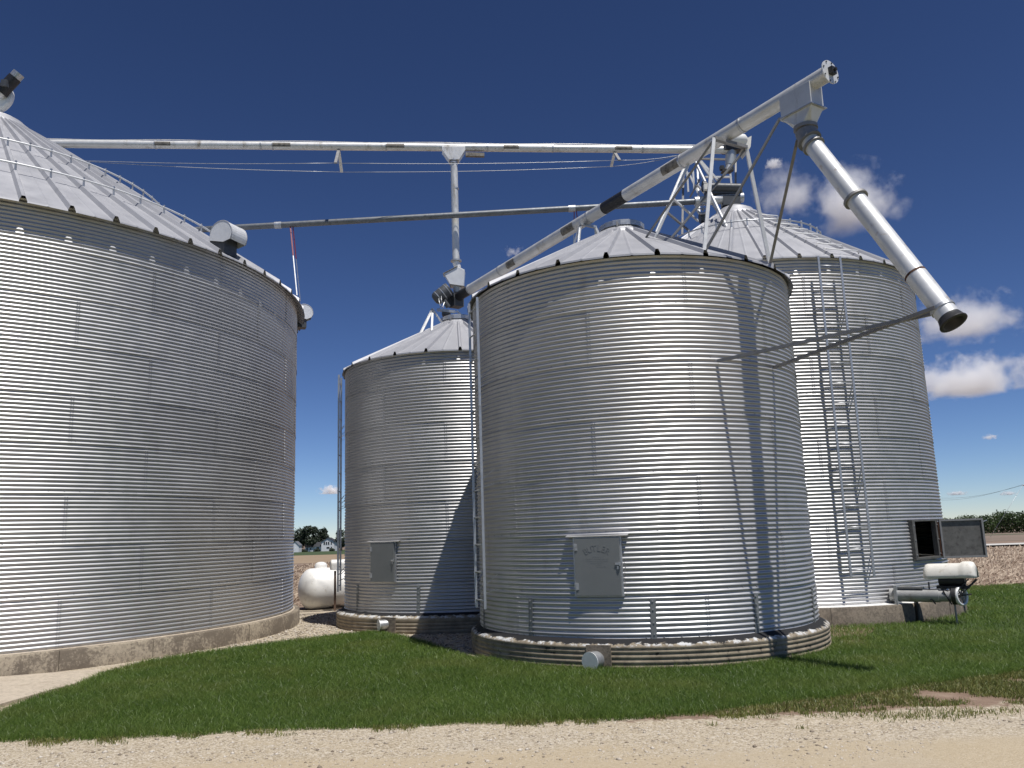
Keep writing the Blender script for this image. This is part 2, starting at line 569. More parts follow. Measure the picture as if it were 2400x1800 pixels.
def jag(pts, step=0.12, amp=0.06, seed=1):
    rg = random.Random(seed)
    out = []
    for (x0, y0), (x1, y1) in zip(pts[:-1], pts[1:]):
        d = math.hypot(x1 - x0, y1 - y0)
        k = max(1, int(d / step))
        for i in range(k):
            t = i / k
            out.append((x0 + (x1 - x0) * t + rg.gauss(0, amp), y0 + (y1 - y0) * t + rg.gauss(0, amp)))
    out.append(pts[-1])
    return out


grid_sheet('ground', [-9000, -1500, -400, -160, -60, 0, 60, 160, 300, 900, 9000], [-200, 0, 28, 60, 100, 200, 300, 460, 1000, 4000, 20000], -0.03, 'soil')
sheet('yard', [(-30, 9.0), (12, 9.0), (12, 24.0), (-3.2, 26.0), (-30, 26.0)], -0.012, 'gravel')
front = [(-16, 8.75), (-9, 8.6), (-5.0, 8.42), (-4.1, 8.38), (-3.28, 8.42), (-2.67, 8.49), (-1.76, 8.49), (-0.52, 8.5), (0.75, 8.46), (1.56, 8.56), (2.12, 8.46), (3.15, 8.55), (4.2, 8.62), (6.0, 8.75), (12, 9.4), (40, 12)]
fj = jag(front, 0.10, 0.035, 3)
sheet('unseen_dark_ground', [(-200, -120), (200, -120), (200, 2.2), (60, 2.0), (-60, 1.6), (-200, 1.5)], -0.008, 'lawnsoil')  # unseen, added behind the camera: dark ground cuts light bounced onto the bin walls
sheet('gravel_drive', [(-60, 1.6), (60, 2.0), (60, 14)] + [(x, y + 0.35) for x, y in reversed(fj)] + [(-60, 9.5)], 0.003, 'gravel')
LAWN = [(x, y + 0.04) for x, y in front] + [(40, 24.2), (9.5, 23.6), (9.3, 19.4), (9.15, 17.8)] + \
       [tuple(pol(4, a, 3.99, 0)[:2]) for a in range(-25, -101, -10)] + [(5.2, 15.0), (5.02, 14.0)] + \
       [tuple(pol(3, a, 2.89, 0)[:2]) for a in range(-10, -151, -10)] + \
       [(-0.65, 13.0), (-0.78, 13.24), (-1.1, 13.94), (-1.57, 14.91), (-2.1, 15.9), (-2.68, 16.88), (-3.0, 17.1), (-3.49, 16.83), (-4.62, 15.46), (-5.43, 14.67), (-6.0, 13.7), (-6.14, 12.62),
        (-5.97, 11.69), (-6.04, 11.07), (-6.02, 10.57), (-5.92, 9.92), (-7.5, 9.6), (-16, 9.4)]
sheet('lawn', [(x, y + (0.16 if i < len(front) else 0)) for i, (x, y) in enumerate(LAWN)], 0.006, 'lawnsoil')
def dirt_patch():
    rg = random.Random(5)
    V, F = [], []
    xs = [0.9 + 0.12 * i for i in range(100)]
    for x in xs:
        f = np.interp(x, [0.9, 2.4, 4.2, 6, 12.9], [8.3, 8.0, 7.95, 8.1, 8.7]) + rg.gauss(0, .03)
        b = np.interp(x, [0.9, 1.9, 3.4, 4.9, 6.8, 12.9], [8.62, 8.95, 9.45, 10.1, 10.9, 11.2]) + rg.gauss(0, .05)
        V += [(x, f, -.012), (x, f + .15, .0075), (x, b - .1, .0085), (x, b, .001)]
    for i in range(len(xs) - 1):
        F += [(i * 4 + k, i * 4 + 4 + k, i * 4 + 5 + k, i * 4 + 1 + k) for k in range(3)]
    me = bpy.data.meshes.new('bare_dirt')
    me.from_pydata(V, [], F)
    tag(link('bare_dirt', me, 'dirt'), kind='structure')


dirt_patch()
sheet('dirt_strip', jag([(4.95, 13.2), (5.15, 13.0), (5.5, 13.6), (5.9, 14.6), (6.2, 15.2), (5.4, 15.5), (5.0, 14.6), (4.9, 13.8), (4.95, 13.2)], 0.2, 0.05, 6)[:-1], 0.0085, 'dirt')
pad = MB()
pp = [(-6.25, 9.85), (-6.2, 10.6), (-6.12, 11.3), (-6.0, 12.0), (-6.05, 12.5), (-6.35, 13.1), (-8.2, 12.4), (-14, 10.6), (-14, 9.6)]
pad.prism([(x, y, -0.02) for x, y in pp], None, (0, 0, 0.05))
tag(pad.build('concrete_apron', 'slab'), kind='structure')

# fields beyond the yard
grid_sheet('stubble_field', [-220, -120, -60, -30, 0, 30, 60, 120, 220], [23.5, 28, 40, 55, 69, 75, 100], 0.0, 'stubble')
grid_sheet('tan_field', [-400, -220, -120, -60, -20, 10], [100.3, 150, 200, 230], 0.01, 'tanfield')
grid_sheet('far_field', [10.3, 60, 120, 220, 400], [100.3, 150, 200, 300, 395], 0.01, 'farfield')
grid_sheet('farm_road', [12, 30, 60, 120, 220, 400], [69.0, 76.0], 0.16, 'roadtop')
grid_sheet('verge', [12, 60, 120, 220, 400], [75.8, 78.5], 0.02, 'verge')
grid_sheet('far_verge', [10.3, 60, 120, 220, 400], [200, 245], 0.03, 'verge')
grid_sheet('house_lawn', [-260, -160, -60, 10], [230.3, 300, 380, 430, 500], 0.02, 'lawnsoil')


# ------------------------------------------------------------------ scattered ground cover
def inside(poly, x, y):
    P = np.array(poly)
    res = np.zeros(len(x), bool)
    j = len(P) - 1
    for i in range(len(P)):
        xi, yi, xj, yj = *P[i], *P[j]
        c = ((yi > y) != (yj > y)) & (x < (xj - xi) * (y - yi) / (yj - yi + 1e-12) + xi)
        res ^= c
        j = i
    return res


def fbm(x, y, s, seed=0):
    rg = np.random.default_rng(seed)
    o = np.zeros_like(x)
    a = 1.0
    for k in range(4):
        for _ in range(3):
            th, ph = rg.uniform(0, 2 * PI, 2)
            o += a * np.sin((x * math.cos(th) + y * math.sin(th)) * s * 2 ** k + ph)
        a *= 0.6
    return o / 4


def blades(name, x, y, h, w, lean, mat, label, cat):
    n = len(x)
    th = RNG.uniform(0, 2 * PI, n)
    ld = RNG.uniform(0, 2 * PI, n)
    ln = np.abs(RNG.normal(0, lean, n)) * h
    cx, cy = np.cos(th) * w / 2, np.sin(th) * w / 2
    lx, ly = np.cos(ld) * ln, np.sin(ld) * ln
    V = np.zeros((n, 5, 3))
    V[:, 0] = np.stack([x - cx, y - cy, np.zeros(n)], 1)
    V[:, 1] = np.stack([x + cx, y + cy, np.zeros(n)], 1)
    V[:, 2] = np.stack([x + cx * .75 + lx * .35, y + cy * .75 + ly * .35, h * .6], 1)
    V[:, 3] = np.stack([x - cx * .75 + lx * .35, y - cy * .75 + ly * .35, h * .6], 1)
    V[:, 4] = np.stack([x + lx, y + ly, h], 1)
    b = np.arange(n)[:, None] * 5
    F = np.concatenate([b + [0, 1, 2], b + [0, 2, 3], b + [3, 2, 4]], 1).reshape(-1, 3)
    o = link(name, np_mesh(name, V.reshape(-1, 3), F), mat)
    return tag(o, label, cat, kind='stuff')


def sparse_zone(x, y):
    return (x > 1.4) & (y < 8.55 + np.clip(x - 1.6, 0, 5) * 0.42 + 0.12 * fbm(x, y, 2.2, 4))


def grow():
    xs, ys = [], []
    for x0, x1, y0, y1, d in ((-8, 8, 8.2, 10.5, 6800), (-7, 8, 10.5, 13.0, 4200), (-7, 0, 13, 17.3, 2900), (4.5, 14, 9, 14, 2300), (4.5, 17, 14, 24.5, 900), (8, 15, 8.6, 10.5, 1500), (-15, -8, 8.6, 9.6, 1500), (14, 24, 10, 24, 260)):
        n = int((x1 - x0) * (y1 - y0) * d)
        xs.append(RNG.uniform(x0, x1, n))
        ys.append(RNG.uniform(y0, y1, n))
    x, y = np.concatenate(xs), np.concatenate(ys)
    front_y = np.interp(x, [p[0] for p in front], [p[1] for p in front])
    edge = front_y + 0.07 * fbm(x, y, 3.0, 9) + 0.05 * fbm(x, y, 11.0, 19) + 0.03 + 0.04 * RNG.random(len(x))
    k = inside(LAWN, x, y) & (y > edge)
    # only what the camera and its neighbourhood can see
    k &= np.abs(x / np.maximum(y, 1)) < 1.35
    sz = sparse_zone(x, y)
    x1, y1 = x[k & ~sz], y[k & ~sz]
    f = fbm(x1, y1, 1.6, 2)
    h = 0.066 + 0.024 * f + RNG.normal(0, 0.018, len(x1))
    h = np.clip(h, 0.035, 0.15)
    blades('grass', x1, y1, h, 0.0040 + 0.0020 * RNG.random(len(x1)) + np.clip(y1 - 10, 0, 12) * 0.0007, 1.1, 'grass', 'thick dark green lawn grass around the grain bins', 'grass')
    x2, y2 = x[k & sz], y[k & sz]
    keep = (0.18 + fbm(x2, y2, 2.6, 6) + 0.45 * (y2 - np.interp(x2, [p[0] for p in front], [p[1] for p in front]) - .45) + .25 * RNG.random(len(x2)) > 0.05) & (RNG.random(len(x2)) < 0.8)
    x2, y2 = x2[keep], y2[keep]
    # stray tufts out on the gravel
    ex = RNG.uniform(-6.5, 7, 9000)
    ey = np.interp(ex, [p[0] for p in front], [p[1] for p in front]) + 0.06 - np.abs(RNG.normal(0, .07, 9000))
    ek = fbm(ex, ey * 0, 5.0, 31) > 0.15
    tx, ty = [ex[ek]], [ey[ek]]
    for cx, cy, r, m in [(3.6, 8.25, .16, 160), (3.45, 8.32, .2, 200), (3.95, 8.2, .12, 90), (4.3, 8.28, .15, 120), (4.6, 8.35, .12, 90), (1.75, 8.2, .03, 14), (2.5, 7.95, .03, 12), (-2.3, 8.38, .08, 40), (-3.9, 8.3, .1, 60), (-4.5, 8.3, .1, 60), (3.0, 8.4, .12, 80), (2.35, 8.45, .12, 70), (4.05, 8.42, .2, 180)]:
        tx.append(RNG.normal(cx, r, m))
        ty.append(RNG.normal(cy, r * .5, m))
    x2, y2 = np.concatenate([x2] + tx), np.concatenate([y2] + ty)
    blades('sparse_grass', x2, y2, np.clip(RNG.normal(0.04, 0.013, len(x2)), 0.015, 0.09), np.full(len(x2), 0.008), 0.7, 'sparse', 'thin yellow-green grass in patches of bare dirt by the drive', 'grass')


grow()


def chips(name, x, y, z, s, mat, label, cat, flat=0.6):
    n = len(x)
    base = np.array([(1, 0, 0), (0, 1, 0), (-1, 0, 0), (0, -1, 0), (0, 0, 1), (0, 0, -1)], float)
    V = base[None] * s[:, None, None] * RNG.uniform(0.6, 1.3, (n, 6, 1))
    V[:, :, 2] *= flat
    a = RNG.uniform(0, 2 * PI, n)
    c, q = np.cos(a)[:, None], np.sin(a)[:, None]
    X = V[:, :, 0] * c - V[:, :, 1] * q + x[:, None]
    Y = V[:, :, 0] * q + V[:, :, 1] * c + y[:, None]
    Z = V[:, :, 2] + z[:, None]
    f = np.array([(0, 1, 4), (1, 2, 4), (2, 3, 4), (3, 0, 4), (1, 0, 5), (2, 1, 5), (3, 2, 5), (0, 3, 5)])
    F = (np.arange(n)[:, None, None] * 6 + f[None]).reshape(-1, 3)
    o = link(name, np_mesh(name, np.stack([X, Y, Z], -1).reshape(-1, 3), F), mat)
    return tag(o, label, cat, kind='stuff')


def stones():
    n = 42000
    x = RNG.uniform(-6, 7, n)
    y = 6.2 + 2.6 * RNG.random(n) ** 0.8
    ey = np.interp(x, [p[0] for p in front], [p[1] for p in front])
    dens = fbm(x, y, 0.9, 12) + 0.5 * (y - 7.2)
    k = (y < ey + 0.05) & (dens > -0.15 + 0.3 * RNG.random(n))
    s = (np.abs(RNG.normal(0.0035, 0.0026, n)) + 0.003) * np.where(RNG.random(n) < 0.06, 2.2, 1.0)
    chips('loose_gravel', x[k], y[k], s[k] * 0.2, s[k], 'stone', 'loose limestone chips scattered over the gravel drive', 'gravel')
    n = 9000
    x = RNG.uniform(-6.3, 0.0, n)
    y = RNG.uniform(12, 22, n)
    c1, c2 = BINS[1]['c'], BINS[2]['c']
    k = ~inside(LAWN, x, y) & (np.hypot(x - c1[0], y - c1[1]) > 7.24) & (np.hypot(x - c2[0], y - c2[1]) > 2.85)
    k &= np.hypot(x - BINS[3]['c'][0], y - BINS[3]['c'][1]) > 2.9
    s = np.abs(RNG.normal(0.016, 0.006, n)) + 0.006
    chips('bin_gravel', x[k], y[k], s[k] * 0.2 - 0.012, s[k], 'stone', 'pale crushed stone between the big left bin and the lawn', 'gravel')


stones()


def residue():
    def band(x0, x1, y0, y1, n):
        return RNG.uniform(x0, x1, n), y0 * (y1 / y0) ** RNG.random(n)
    a = band(8, 50, 23.6, 66, 60000)
    b = band(-22, -4, 24.5, 98, 30000)
    x, y = np.concatenate([a[0], b[0]]), np.concatenate([a[1], b[1]])
    n = len(x)
    L = RNG.uniform(0.05, 0.18, n) * (1 + y / 90)
    w = RNG.uniform(0.006, 0.020, n) * (1 + y / 40)
    az = RNG.normal(0.5, 0.9, n)
    el = np.abs(RNG.normal(0.15, 0.35, n))
    up = (RNG.random(n) < 0.22)
    el = np.where(up, RNG.uniform(0.7, 1.3, n), el)
    L = np.where(up, L * .7, L)
    d = np.stack([np.cos(az) * np.cos(el), np.sin(az) * np.cos(el), np.sin(el)], 1) * L[:, None]
    p = np.stack([x, y, terrain(x, y) + RNG.uniform(0.0, 0.05, n)], 1)
    sd = np.stack([-np.sin(az), np.cos(az), RNG.normal(0, 0.5, n)], 1)
    sd /= np.linalg.norm(sd, axis=1)[:, None]
    sd *= w[:, None]
    V = np.stack([p - sd, p + sd, p + d + sd * .6, p + d - sd * .6], 1).reshape(-1, 3)
    F = np.arange(n * 4).reshape(-1, 4)
    o = link('corn_stubble', np_mesh('corn_stubble', V, F), 'straw')
    tag(o, 'pale corn stalks and husks littering the harvested field', 'corn stubble', kind='stuff')


residue()


# ------------------------------------------------------------------ grain bins
def sheet_mesh(R, span, nc, pitch, seed, hole=None, base=0.0):
    """one curved corrugated sheet: angle 0..span (rad), nc corrugations high, first edge lapped over its neighbour"""
    rg = np.random.default_rng(seed)
    na = max(6, int(math.degrees(span) / 1.8))
    nz = nc * 8
    aa = np.linspace(0, span + 0.03 / R, na + 1)
    if hole:
        aa = np.sort(np.concatenate([aa, [hole[0], hole[1]]]))
        na = len(aa) - 1
    zz = np.linspace(0, nc * pitch, nz + 1)
    A, Z = np.meshgrid(aa, zz)
    r = R + 0.0094 * np.cos(2 * PI * Z / pitch) + 0.0028 * (1 - A / span) + 0.0065 * (1 - Z / (nc * pitch))
    for k in range(5):
        r += 0.0013 * np.sin(A * R * rg.uniform(1, 6) + rg.uniform(0, 6)) * np.sin(Z * rg.uniform(1, 8) + rg.uniform(0, 6))
    V = np.stack([r * np.cos(A), r * np.sin(A), Z], -1).reshape(-1, 3)
    i = np.arange(nz * na)
    q, c = i // na, i % na
    F = np.stack([q * (na + 1) + c, q * (na + 1) + c + 1, (q + 1) * (na + 1) + c + 1, (q + 1) * (na + 1) + c], 1)
    if hole:
        am, zm = (aa[c] + aa[c + 1]) / 2, zz[q]
        F = F[~((am > hole[0]) & (am < hole[1]) & (zm > hole[2]) & (zm < hole[3]))]
    me = np_mesh('wall_sheet', V, F)
    me.polygons.foreach_set('use_smooth', np.ones(len(F), bool))
    return me


def bolt_mesh(R, span, nc, pitch):
    m = MB()

    def bolt(a, z, rr):
        e = Vector((math.cos(a), math.sin(a), 0))
        p = e * (R + rr)
        p.z = z
        m.tube(p - e * 0.003, p + e * 0.010, 0.0125, 0.009, 6, (False, True))
    for i in range(nc):
        z = pitch * (i + 1.0)
        if z < nc * pitch - 0.01:
            bolt(0.012 / R, z, 0.0112)
            bolt(0.048 / R, z, 0.0112)
    k = max(2, round(span * R / 0.24))
    for i in range(k):
        bolt(span * (i + 0.5) / k, pitch * 0.5, -0.003)
    me = m.mesh('bolts')
    me.materials.append(MT['bolt'])
    return me


def roof_panel_mesh(R0, R1, step, slope, rib, nseg=6):
    """panel from the eave (R0) to the collar (R1) with one raised trapezoid rib on its first edge; z is height above the eave"""
    h, wb, wt = rib
    V, F = [], []
    cols = 9
    rows = [R0 + (R1 - R0) * (i / nseg) for i in range(nseg + 1)]
    for i, r in enumerate(rows):
        L = r * step
        k = min(1.0, L * 0.62 / wb)
        b2, t2 = wb / 2 * k, wt / 2 * k
        for s, z in ((-b2, 0), (-t2, h * k), (t2, h * k), (b2, 0), (b2 + .02 * k, .004), (L * .5 - .03 * k, .002), (L * .5, .010 * k), (L * .5 + .03 * k, .002), (L - b2, 0)):
            a = s / r
            V.append((r * math.cos(a), r * math.sin(a), (R0 - r) * slope + z))
    for i in range(nseg):
        for j in range(cols - 1):
            F.append((i * cols + j, i * cols + j + 1, (i + 1) * cols + j + 1, (i + 1) * cols + j))
    # drip edge turned down at the eave
    o = len(V)
    for j in range(3, cols):
        x, y, z = V[j]
        V.append((x * 1.0008, y * 1.0008, z - 0.028))
    for j in range(cols - 4):
        F.append((3 + j, o + j, o + j + 1, 4 + j))
    me = bpy.data.meshes.new('roof_panel')
    me.from_pydata(V, [], F)
    me.update()
    me.materials.append(MT['roof'])
    return me


ROOTS = {}
BIN_LABEL = {
    1: 'largest corrugated silver grain bin at the left, with hoops and hood vents on its roof',
    2: 'small grain bin standing behind in the gap, half in shadow of the nearer one',
    3: 'front centre corrugated grain bin with embossed grey door and spout shadow on its wall',
    4: 'grain bin behind at the right with long wall ladder and open hatch',
}


def grain_bin(b):
    B = BINS[b]
    R, zb, ze, oe = B['R'], B['zb'], B['ze'], B['oe']
    cx, cy = B['c']
    root = thing('grain_bin', BIN_LABEL[b], 'grain bin', (cx, cy, zb), 'round corrugated steel grain bins')
    ROOTS[b] = root
    span = 2 * PI / B['ns']
    pitch = B['rh'] / 12
    # rings: (z0, corrugations)
    n0 = round((B['s0'] - zb) / pitch)
    rings = [(B['s0'] - n0 * pitch, n0)]
    z = B['s0']
    top = ze + oe * B['slope'] - 0.005
    while z < top - 0.02:
        k = min(12, int((top - z) / pitch))
        if k < 1:
            break
        rings.append((z, k))
        z += k * pitch
    cache = {}
    for i, (z0, nc) in enumerate(rings):
        if nc not in cache:
            cache[nc] = [sheet_mesh(R, span, nc, pitch, 10 * b + s) for s in range(3)]
            for me in cache[nc]:
                me.materials.append(MT['wall'])
            cache[(nc, 'b')] = bolt_mesh(R, span, nc, pitch)
        off = B['so'][i % 2]
        for k in range(B['ns']):
            a = off + k * math.degrees(span)
            me = cache[nc][(i * 7 + k * 5) % 3]
            if b == 4 and i == 1:
                lo, hi = -59.2, -43.95
                for w in (-360, 0, 360):
                    if a + w < hi and a + w + math.degrees(span) > lo:
                        me = sheet_mesh(R, span, nc, pitch, 99 + k, (max(0.0, R_(lo - a - w)), min(span + .04, R_(hi - a - w)), 0.06, 0.75))
                        me.materials.append(MT['wall'])
            o = link('wall_sheet', me, None, root, (0, 0, z0 - zb))
            o.rotation_euler = (0, 0, R_(a))
            # bolts only where the sheet faces the camera side
            mid = R_(a) + span / 2
            n = Vector((math.cos(mid), math.sin(mid)))
            holed = b == 4 and i == 1 and -60 < (a + 180) % 360 - 180 < -43
            if n.dot(Vector((-cx, -cy)).normalized()) > -0.35 and not holed:
                q = link('bolts', cache[(nc, 'b')], None, o, (0, 0, 0))
                tag(q, kind='stuff')
    # roof
    step = 2 * PI / B['nr']
    pm = roof_panel_mesh(R + oe, B['rc'] - 0.04, step, B['slope'], B['rib'])
    for k in range(B['nr']):
        o = link('roof_panel', pm, None, root, (0, 0, ze - zb))
        o.rotation_euler = (0, 0, R_(B['ro']) + k * step)
    zc = ze - zb + (R + oe - B['rc']) * B['slope']
    rc = B['rc']
    if b in (2, 3):
        c = MB().lathe([(rc + .05, -.03), (rc + .03, .03), (rc - .06, .10), (rc - .10, .10), (rc - .10, .05)], n=14, smooth=False)
        c.build('roof_collar', 'roof', root, (0, 0, zc))
        c = MB().lathe([(rc - .14, .0), (rc - .14, .135), (rc - .09, .14), (rc - .09, .23), (rc - .12, .245), (0.0, .29)], n=18, smooth=False)
        lid = c.build('roof_lid', 'galv', root, (0, 0, zc))
        for a in (0.3, 2.4, 4.4):
            MB().box(((rc - .05) * math.cos(a), (rc - .05) * math.sin(a), .13), (.03, .03, .1)).build('lid_clamp', 'iron', lid, (0, 0, 0))
    else:
        c = MB().lathe([(rc + .08, -.05), (rc + .06, .02), (rc - .08, .06), (rc - .10, .16), (rc - .14, .18)], n=40)
        c.build('roof_collar', 'roof', root, (0, 0, zc))
        c = MB().lathe([(rc - .14, .15), (rc - .20, .22), (rc * .35, .30), (0.0, .31)], n=32)
        c.build('roof_lid', 'white' if b == 1 else 'roof', root, (0, 0, zc))
    return root


for b in (1, 2, 3, 4):
    grain_bin(b)


# ---- footings
def footing(b):
    B = BINS[b]
    R, zb, of = B['R'], B['zb'], B['of']
    names = {1: 'low grey concrete ring under the largest bin at the left',
             2: 'corrugated concrete ring under the small bin in the gap',
             3: 'corrugated concrete ring with flaking white lip under the front centre bin',
             4: 'dark concrete ring with cracked joints under the right rear bin'}
    root = thing('bin_footing', names[b], 'concrete footing', (*B['c'], 0), 'concrete rings under the grain bins')
    ro = R + of
    if b in (2, 3):
        m = MB()
        prof = [(ro - .01, -.1)]
        p = 0.066
        k = int((zb - .10) / p * 6)
        for i in range(k + 1):
            z = .01 + (zb - .11) * i / k
            prof.append((ro - .024 + .026 * abs(math.sin(PI * z / p)) ** .6, z))
        prof += [(ro + .004, zb - .085), (ro - .004, zb - .055), (ro - .03, zb - .035), (R - .03, zb + .045)]
        m.lathe(prof, n=120)
        m.build('ring_wall', footing_mat('footing_%d' % b, R, zb), root, (0, 0, 0))
    else:
        rg = random.Random(b)
        a = -170.0
        cuts = [a]
        while a < 165:
            a += rg.uniform(8, 13) if b == 1 else rg.uniform(14, 24)
            cuts.append(min(a, 190))
        cuts[-1] = 190.0
        for a0, a1 in zip(cuts[:-1], cuts[1:]):
            g = 0.003 / ro
            dr = rg.uniform(-.006, .006)
            prof = [(ro + dr, -.12), (ro + dr, zb - .02), (ro + dr - .02, zb), (R - .15, zb)]
            MB().lathe(prof, n=max(4, int((a1 - a0) / 1.5)), a0=R_(a0) + g, a1=R_(a1) - g).build('ring_segment', 'concrete' if b == 1 else 'concrete4', root, (0, 0, 0))
        # caulked / whitewashed lip next to the steel
        MB().lathe([(R + (.05 if b == 1 else of - .03), zb + .002), (R + .02, zb + .012), (R - .02, zb + .02)], n=160).build('sealed_lip', 'white' if b == 4 else 'slab', root, (0, 0, 0))
    return root


FT = {b: footing(b) for b in (1, 2, 3, 4)}


def stub(b, ang, out_dir, r, ln, z):
    """capped round unloading tube that sticks out of the footing"""
    ro = BINS[b]['R'] + BINS[b]['of']
    p = pol(b, ang, ro - .1, z)
    d = Vector((math.cos(R_(out_dir)), math.sin(R_(out_dir)), -0.03))
    o = MB().tube(p, p + d * (ln + .1), r, n=28).build('unloading_tube', 'galv', FT[b])
    q = p + d * (ln + .1)
    MB().tube(q, q + d * .012, r + .012, n=28).build('tube_cap', 'whitemetal', o, (0, 0, 0))
    e = pol(b, ang, 1, 0) - pol(b, ang, 0, 0)
    t = Vector((-e.y, e.x, 0))
    c = pol(b, ang, ro + .004, BINS[b]['zb'] / 2 - .03)
    rot = Matrix((t, e, Vector((0, 0, 1)))).transposed()
    MB().box(c, (.34, .05, BINS[b]['zb'] - .02), rot).build('concrete_block', 'concrete4', FT[b])


stub(3, -111.0, -128, 0.115, 0.17, 0.135)
stub(2, -118.0, -152, 0.095, 0.16, 0.17)


# ---- wall straps, doors, ladders
def wall_frame(b, ang):
    e = Vector((math.cos(R_(ang)), math.sin(R_(ang)), 0))
    return Vector((-e.y, e.x, 0)), e, Vector((0, 0, 1))


def wrot(b, ang, tilt=0.0):
    t, e, u = wall_frame(b, ang)
    m = Matrix((t, e, u)).transposed()
    return m @ Matrix.Rotation(tilt, 3, 'Y')


for b, angs in ((3, (-134.6, -95.8, -64.3, -31.5, -165)), (2, (-142.7, -105.9, -70))):
    for a in angs:
        p = pol(b, a, BINS[b]['R'] + .013, (BINS[b]['zb'] + .9) / 2 + .01)
        s = MB().box(p, (.075, .006, .54), wrot(b, a, R_(random.uniform(1.5, 4)))).build('anchor_strap', 'door', ROOTS[b])
        for dz in (-.2, -.05, .12, .23):
            q = p + wall_frame(b, a)[1] * .003 + Vector((0, 0, dz))
            MB().tube(q, q + wall_frame(b, a)[1] * .01, .012, n=6).build('strap_bolt', 'bolt', s, (0, 0, 0))


def text_mesh(ch, size, depth):
    c = bpy.data.curves.new('t', 'FONT')
    c.body = ch
    c.size = size
    c.extrude = depth
    c.align_x = 'CENTER'
    o = bpy.data.objects.new('t', c)
    COL.objects.link(o)
    dg = bpy.context.evaluated_depsgraph_get()
    me = bpy.data.meshes.new_from_object(o.evaluated_get(dg))
    bpy.data.objects.remove(o)
    return me


def bin_door(b, a0, a1, z0, z1, letters=False):
    B = BINS[b]
    am = (a0 + a1) / 2
    w = 2 * B['R'] * math.sin(R_((a1 - a0) / 2))
    h = z1 - z0
    t, e, u = wall_frame(b, am)
    rot = wrot(b, am)
    c = pol(b, am, B['R'] * math.cos(R_((a1 - a0) / 2)), (z0 + z1) / 2)
    fr = MB().box(c + e * .005, (w + .05, .09, h + .03), rot).build('door_frame', 'galv', ROOTS[b], bevel=.004)
    dr = MB().box(c + e * .062, (w, .022, h), rot).build('door', 'door', ROOTS[b], bevel=.004)
    MB().box(c + e * .035 + u * (h / 2 + .03), (w * 1.38, .09, .008), rot @ Matrix.Rotation(R_(-16), 3, 'X')).build('drip_flange', 'wall', ROOTS[b])
    for sz in (-.34, .34):
        q = c + e * .076 - t * (w / 2 - .015) + u * (h * sz)
        MB().box(q, (.06, .012, .09), rot).box(q + e * .008, (.016, .016, .1), rot).build('hinge', 'galv', dr, (0, 0, 0), .002)
    q = c + e * .08 + t * (w / 2 - .03) + u * .03
    MB().box(q, (.075, .014, .03), rot).box(q + t * .03 + e * .012, (.02, .02, .05), rot).box(q - u * .05, (.03, .012, .045), rot).build('latch', 'galv', dr, (0, 0, 0), .002)
    # safety chain
    ch = MB()
    for i in range(14):
        p = c + e * (.045 + .004 * (i % 2)) + t * (w / 2 + .05 + .012 * math.sin(i * .5)) + u * (.05 - i * .023)
        ch.box(p, (.012 if i % 2 else .006, .006 if i % 2 else .012, .026), rot)
    ch.build('chain', 'iron', dr, (0, 0, 0))
    if letters:
        m = MB()
        word, rad = 'BUTLER', 0.30
        for i, L in enumerate(word):
            a = (i - 2.5) * R_(12.2)
            me = text_mesh(L, 0.105, 0.0032)
            cc = c + e * .0735 + u * (h * .315 - rad)
            for p in me.vertices:
                x, y, z = p.co.x, p.co.y * 1.15 + rad - .035, p.co.z
                X, Y = x * math.cos(a) + y * math.sin(a), -x * math.sin(a) + y * math.cos(a)
                p.co = cc + t * X + u * Y + e * z
            m.add([tuple(p.co) for p in me.vertices], [tuple(f.vertices) for f in me.polygons])
        m.build('embossed_lettering', 'door', dr, (0, 0, 0))
        m = MB()
        rg = random.Random(4)
        for k, (x0, x1) in enumerate(((-.07, .06), (-.165, .165), (-.165, .165), (-.09, .07), (-.03, .06), (-.02, .12))):
            zz = h * (.165 - .034 * k)
            x = x0
            while x < x1:
                l = rg.uniform(.008, .018)
                m.box(c + e * .073 + t * (x + l / 2) + u * zz, (l, .0024, .011), rot)
                x += l + rg.choice((.004, .005, .014))
        m.build('embossed_lines', 'door', dr, (0, 0, 0))
    return dr


bin_door(3, -117.6, -104.0, 0.955, 1.735, True)
bin_door(2, -130.5, -116.7, 0.975, 1.745)


def ladder(b, ang, width, z0, z1, stand, step, rail=0.03, name='wall_ladder', mat='galv'):
    t, e, u = wall_frame(b, ang)
    R = BINS[b]['R']
    L = MB()
    for s in (-1, 1):
        p = pol(b, ang, R + stand, z0) + t * (s * width / 2)
        L.beam(p, p + u * (z1 - z0), rail, rail * 1.3)
    lad = L.build(name, mat, ROOTS[b])
    z = z0 + .12
    while z < z1 - .02:
        p = pol(b, ang, R + stand, z)
        MB().path([p - t * (width / 2), p + t * (width / 2)], .013, 8).build('rung', mat, lad, (0, 0, 0))
        z += step
    k = 0
    z = z0 + .35
    while z < z1:
        for s in (-1, 1):
            p = pol(b, ang, R + stand, z) + t * (s * width / 2)
            q = pol(b, ang, R + .005, z + .16) + t * (s * (width / 2 + .12))
            q2 = pol(b, ang, R + .005, z - .16) + t * (s * (width / 2 + .12))
            e2 = (Vector((BINS[b]['c'][0], BINS[b]['c'][1], 0)) - q) * Vector((1, 1, 0))
            MB().beam(p, q, .02, .006).beam(p - u * .12, q2 + u * .1, .02, .006).build('ladder_bracket', mat, lad, (0, 0, 0))
        z += 1.6
    return lad


ladder(4, -80.2, 0.46, 0.86, 6.95, 0.17, 0.385)
ladder(3, -157.5, 0.40, 0.72, 5.62, 0.17, 0.42)
ladder(2, -176.0, 0.40, 0.70, 5.62, 0.15, 0.42)


